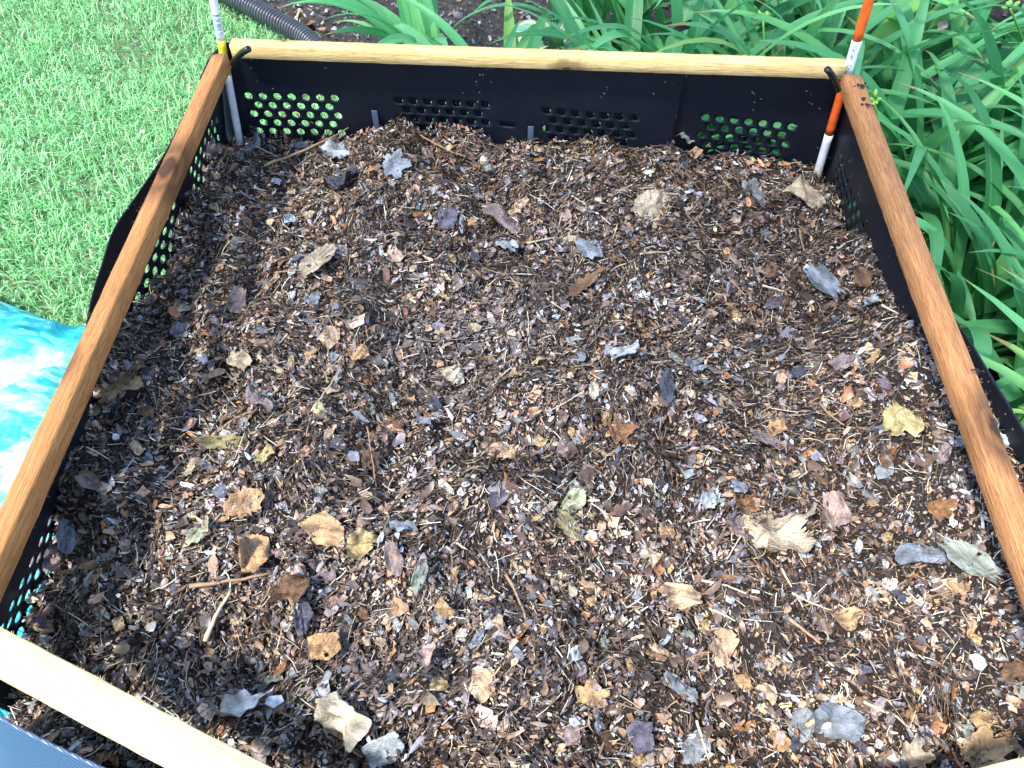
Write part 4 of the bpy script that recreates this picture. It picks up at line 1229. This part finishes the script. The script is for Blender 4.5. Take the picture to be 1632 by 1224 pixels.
CL = [
 (-.22, 2.28, 30, 22, dict(Lr=(.45, .75), az=(R(80), R(300)), drop=(80, 135)), 'leftmost daylily clump, spreading pale leaves over the dark soil by the pipe'),  # x, y, n, seed, kw, label
 (.02, 1.90, 34, 1, dict(Lr=(.45, .7), az=(R(60), R(330)), drop=(80, 135)), 'daylily clump whose long pale leaves trail over the soil behind the back rail'),
 (.40, 1.84, 46, 2, {}, 'daylily clump directly behind the middle of the back rail'),
 (.78, 1.82, 48, 3, {}, 'daylily clump behind the right part of the back rail, with a budded stalk'),
 (1.05, 1.62, 50, 4, {}, 'daylily clump just outside the back right corner by the orange marker'),
 (.30, 2.50, 40, 5, {}, 'daylily clump at the top edge, second row, above the middle of the back rail'),
 (.78, 2.55, 44, 6, {}, 'daylily clump at the top edge, second row, left of the orange marker'),
 (1.28, 2.40, 44, 7, {}, 'daylily clump at the top edge right of the orange marker'),
 (1.72, 2.10, 44, 8, {}, 'daylily clump in the upper right corner, with a yellowish budded stalk'),
 (1.10, 1.22, 48, 9, dict(Lr=(.6, .85)), 'daylily clump beside the upper end of the right rail, broad leaves arching outwards'),
 (1.60, 1.58, 44, 10, dict(Lr=(.6, .9)), 'daylily clump at the right edge, behind the broad arching leaves'),
 (1.14, .86, 46, 11, dict(Lr=(.55, .8)), 'daylily clump at the right edge beside the middle of the right rail'),
 (1.58, .98, 42, 12, {}, 'daylily clump outermost at the right edge'),
 (1.16, .48, 38, 13, {}, 'daylily clump at the right edge, nearest the camera'),
 (2.10, 2.6, 36, 14, {}, 'daylily clump far in the upper right corner'),
 (.55, 3.05, 34, 15, {}, 'daylily clump behind the second row, near the top edge'),
 (.52, 2.15, 44, 17, {}, 'daylily clump between the first and second rows above the middle of the back rail'),
 (.98, 2.15, 44, 18, {}, 'daylily clump between the first and second rows left of the orange marker'),
 (1.40, 1.85, 46, 19, {}, 'daylily clump right of the orange marker, second from the bin'),
 (1.36, 1.12, 44, 20, {}, 'daylily clump behind the broad arching leaves beside the right rail'),
 (1.40, .66, 42, 21, {}, 'daylily clump at the right edge, second out from the lower end of the rail'),
 (1.45, 2.95, 34, 16, {}, 'daylily clump behind the second row, near the top right'),
]
ROOTS = {}
for (x_, y_, n_, sd_, kw, lab) in CL:
    rt = empty('daylily_plant', (x_, y_, .015)); tag(rt, lab, 'daylily', 'daylily clumps in the planting bed')
    ex = []
    if sd_ == 9:      # the broad pale leaves that sweep out to the right
        for k in range(12):
            ex.append((R(-70 + 12 * k), 74 - (k % 4) * 4, 118 + (k % 3) * 8, .82 + .03 * (k % 3), .046))
    if sd_ in (4, 11, 13, 19, 20):
        for k in range(9):
            ex.append((R(-80 + 17 * k), 76 - (k % 3) * 5, 120 + (k % 4) * 7, .80 + .05 * (k % 3), .052, (.17, .54, .27)))
    if sd_ == 1:
        for k, (aa, ll) in enumerate(((176, .72), (183, .75), (196, .66), (205, .62), (168, .60))):
            ex.append((R(aa), 46, 66, ll, .026, (.16, .42, .28)))
    lily_leaves(rt, int(n_ * .85), sd_, extra=ex, **kw); ROOTS[sd_] = rt
scape(ROOTS[3], at_y(1216, 26, 1.95), 1)
scape(ROOTS[4], at(1392, 160, .72), 2, .9)
scape(ROOTS[8], at_y(1610, 14, 1.85), 3, 1.3)

# hosta behind the rail
t = NT('variegated_hosta')
uv = t.n('ShaderNodeUVMap', uv_map='UVMap').outputs[0]; sx = t.n('ShaderNodeSeparateXYZ'); t.link(uv, sx.inputs[0])
e_ = t.math('ABSOLUTE', t.math('SUBTRACT', sx.outputs[0], .5)); nz = t.noise(t.obj(), 30, 3)
f_ = t.ramp(t.math('ADD', e_, t.math('MULTIPLY', t.math('SUBTRACT', nz, .5), .25)), [(.28, (0, 0, 0)), (.34, (1, 1, 1))])
t.set(Base_Color=t.mix(f_, (.14, .33, .25), (.60, .70, .40)), Roughness=.45)
vein = t.math('SINE', t.math('MULTIPLY', sx.outputs[0], 60)); t.bump(vein, .5, .002)
M['hosta'] = t.m
def hosta(x_, y_, n_, seed, label):
    rt = empty('hosta_plant', (x_, y_, .015)); tag(rt, label, 'hosta')
    r = random.Random(seed); V = []; F = []; UV = []
    for i in range(n_):
        a = 6.28 * i / n_ + r.uniform(-.3, .3); L = r.uniform(.13, .2); w = L * .62; tilt0 = r.uniform(.5, 1.0)
        k0 = len(V); nx_ = 12; ny_ = 8
        for s in range(nx_ + 1):
            f = s / nx_
            rr = .04 + L * f; zz = .07 + .10 * tilt0 + L * (tilt0 * .5 * f - .75 * f * f)
            ww = w * math.sin(math.pi * min(1, f * .93 + .07)) ** .7 * (1 - .25 * f)
            for q_ in range(ny_ + 1):
                g = q_ / ny_ - .5
                V.append((math.cos(a) * rr - math.sin(a) * ww * g, math.sin(a) * rr + math.cos(a) * ww * g, max(.01, zz + abs(g) * ww * .35)))
                UV.append((q_ / ny_, f))
        for s in range(nx_):
            for q_ in range(ny_):
                k = k0 + s * (ny_ + 1) + q_; F.append((k, k + 1, k + ny_ + 2, k + ny_ + 1))
    npmesh('leaves', np.array(V), np.array(F), M['hosta'], smooth=True, uv=np.array(UV), parent=rt)
hosta(-.10, 1.86, 9, 1, 'variegated hosta with cream edged leaves showing over the back rail')
hosta(.14, 2.42, 9, 2, 'variegated hosta at the top edge behind the daylilies')

# dead daylily leaf, yellow
def dead_leaf(px, py, z, yaw, L, label, colr):
    rt = at(px, py, z)
    V = []; F = []
    for s in range(13):
        f = s / 12; w = .012 * math.sin(math.pi * (.08 + .9 * f)) + .001
        x_ = (f - .5) * L; zz = .02 * math.sin(f * 3)
        V += [(x_, -w, zz), (x_, 0, zz - .003), (x_, w, zz)]
    for s in range(12):
        for k in range(2): q0 = s * 3 + k; F.append((q0, q0 + 1, q0 + 4, q0 + 3))
    o = npmesh('withered_leaf', np.array(V), np.array(F), None, smooth=True); o.data.materials.append(LM[colr])
    o.location = rt; o.rotation_euler = (.3, 0, yaw); tag(o, label, 'leaf')
dead_leaf(1100, 46, .45, .45, .16, 'yellowed daylily leaf among the green ones above the back rail', 'pale yellow')
o = put_leaf(at(1500, 42, .55), .03, .022, .5, 'oval', 'pink', 'small pink petal caught on the daylily leaves at the upper right', tilt=.2, name='petal')
o['category'] = 'petal'
# dark red brick half hidden at the right edge
t = NT('dark_red_brick'); nz = t.noise(t.obj(), 60, 5); t.set(Base_Color=t.mix(nz, (.10, .018, .012), (.24, .05, .03)), Roughness=.85); t.bump(nz, .6, .003)
P = at(1625, 362, .05)
V = [(a * .1, b * .05, c * .033) for a in (-1, 1) for b in (-1, 1) for c in (-1, 1)]
F = np.array([(0, 1, 3, 2), (4, 6, 7, 5), (0, 4, 5, 1), (2, 3, 7, 6), (0, 2, 6, 4), (1, 5, 7, 3)])
o = npmesh('brick', np.array(V), F, t.m); o.location = P; o.rotation_euler = (0.05, .03, .6)
m = o.modifiers.new('bevel', 'BEVEL'); m.width = .004; m.segments = 2
tag(o, 'dark red brick half hidden under daylily leaves at the right edge', 'brick')

# ------------------------------------------------------------------ unseen tree, added to throw the dappled shade
tr = empty('added_shade_tree', (3.4, 4.6, 0)); tag(tr, 'unseen broadleaf tree added beyond the planting bed to shade the daylilies', 'tree')
t = NT('bark'); nz = t.noise(t.obj((1, 1, .2)), 14, 5); t.set(Base_Color=t.mix(nz, (.06, .045, .035), (.20, .16, .12)), Roughness=.9); t.bump(nz, 1, .02)
V, F = tube([(0, 0, -.05), (.02, 0, 1.2), (-.1, -.1, 2.4), (-.4, -.6, 3.6), (-.9, -1.3, 4.6)], [.24, .18, .15, .11, .06], 14); npmesh('trunk', V, F, t.m, smooth=True, parent=tr)
crown_c = Vector((1.45, 2.35, .3)) + SUN * 4.6  # leaf cloud placed sunward of the daylilies to block light
n = 3600
th = RNG.uniform(0, 2 * np.pi, n); rr2 = np.sqrt(RNG.random(n))
cx = crown_c.x + np.cos(th) * rr2 * 1.75; cy = crown_c.y + np.sin(th) * rr2 * 1.45; cz = crown_c.z + RNG.normal(0, .35, n)
cn = Wave(71, [1.0, .4], [.6, .5])
m = cn(cx, cy) > -.55
cx, cy, cz = cx[m], cy[m], cz[m]
# loose leaves added sunward of the bin to dapple its light
n2 = 380
bx2 = Vector((-.05, 1.0, .55)) + SUN * 4.2
ax = RNG.normal(bx2.x, .55, n2); ay = RNG.normal(bx2.y, .42, n2); az_ = RNG.normal(bx2.z, .2, n2)
cx = np.concatenate([cx, ax]); cy = np.concatenate([cy, ay]); cz = np.concatenate([cz, az_]); n = len(cx)
L = RNG.uniform(.06, .11, n)
c = np.array([(.05, .16, .03), (.08, .22, .04)])[RNG.choice(2, n)]
chips('crown', cx - 3.4, cy - 4.6, cz, L, L * .7, RNG.uniform(0, 6.28, n), .45, c, M['grass'], 6, hf=flat, curl=.1).parent = tr
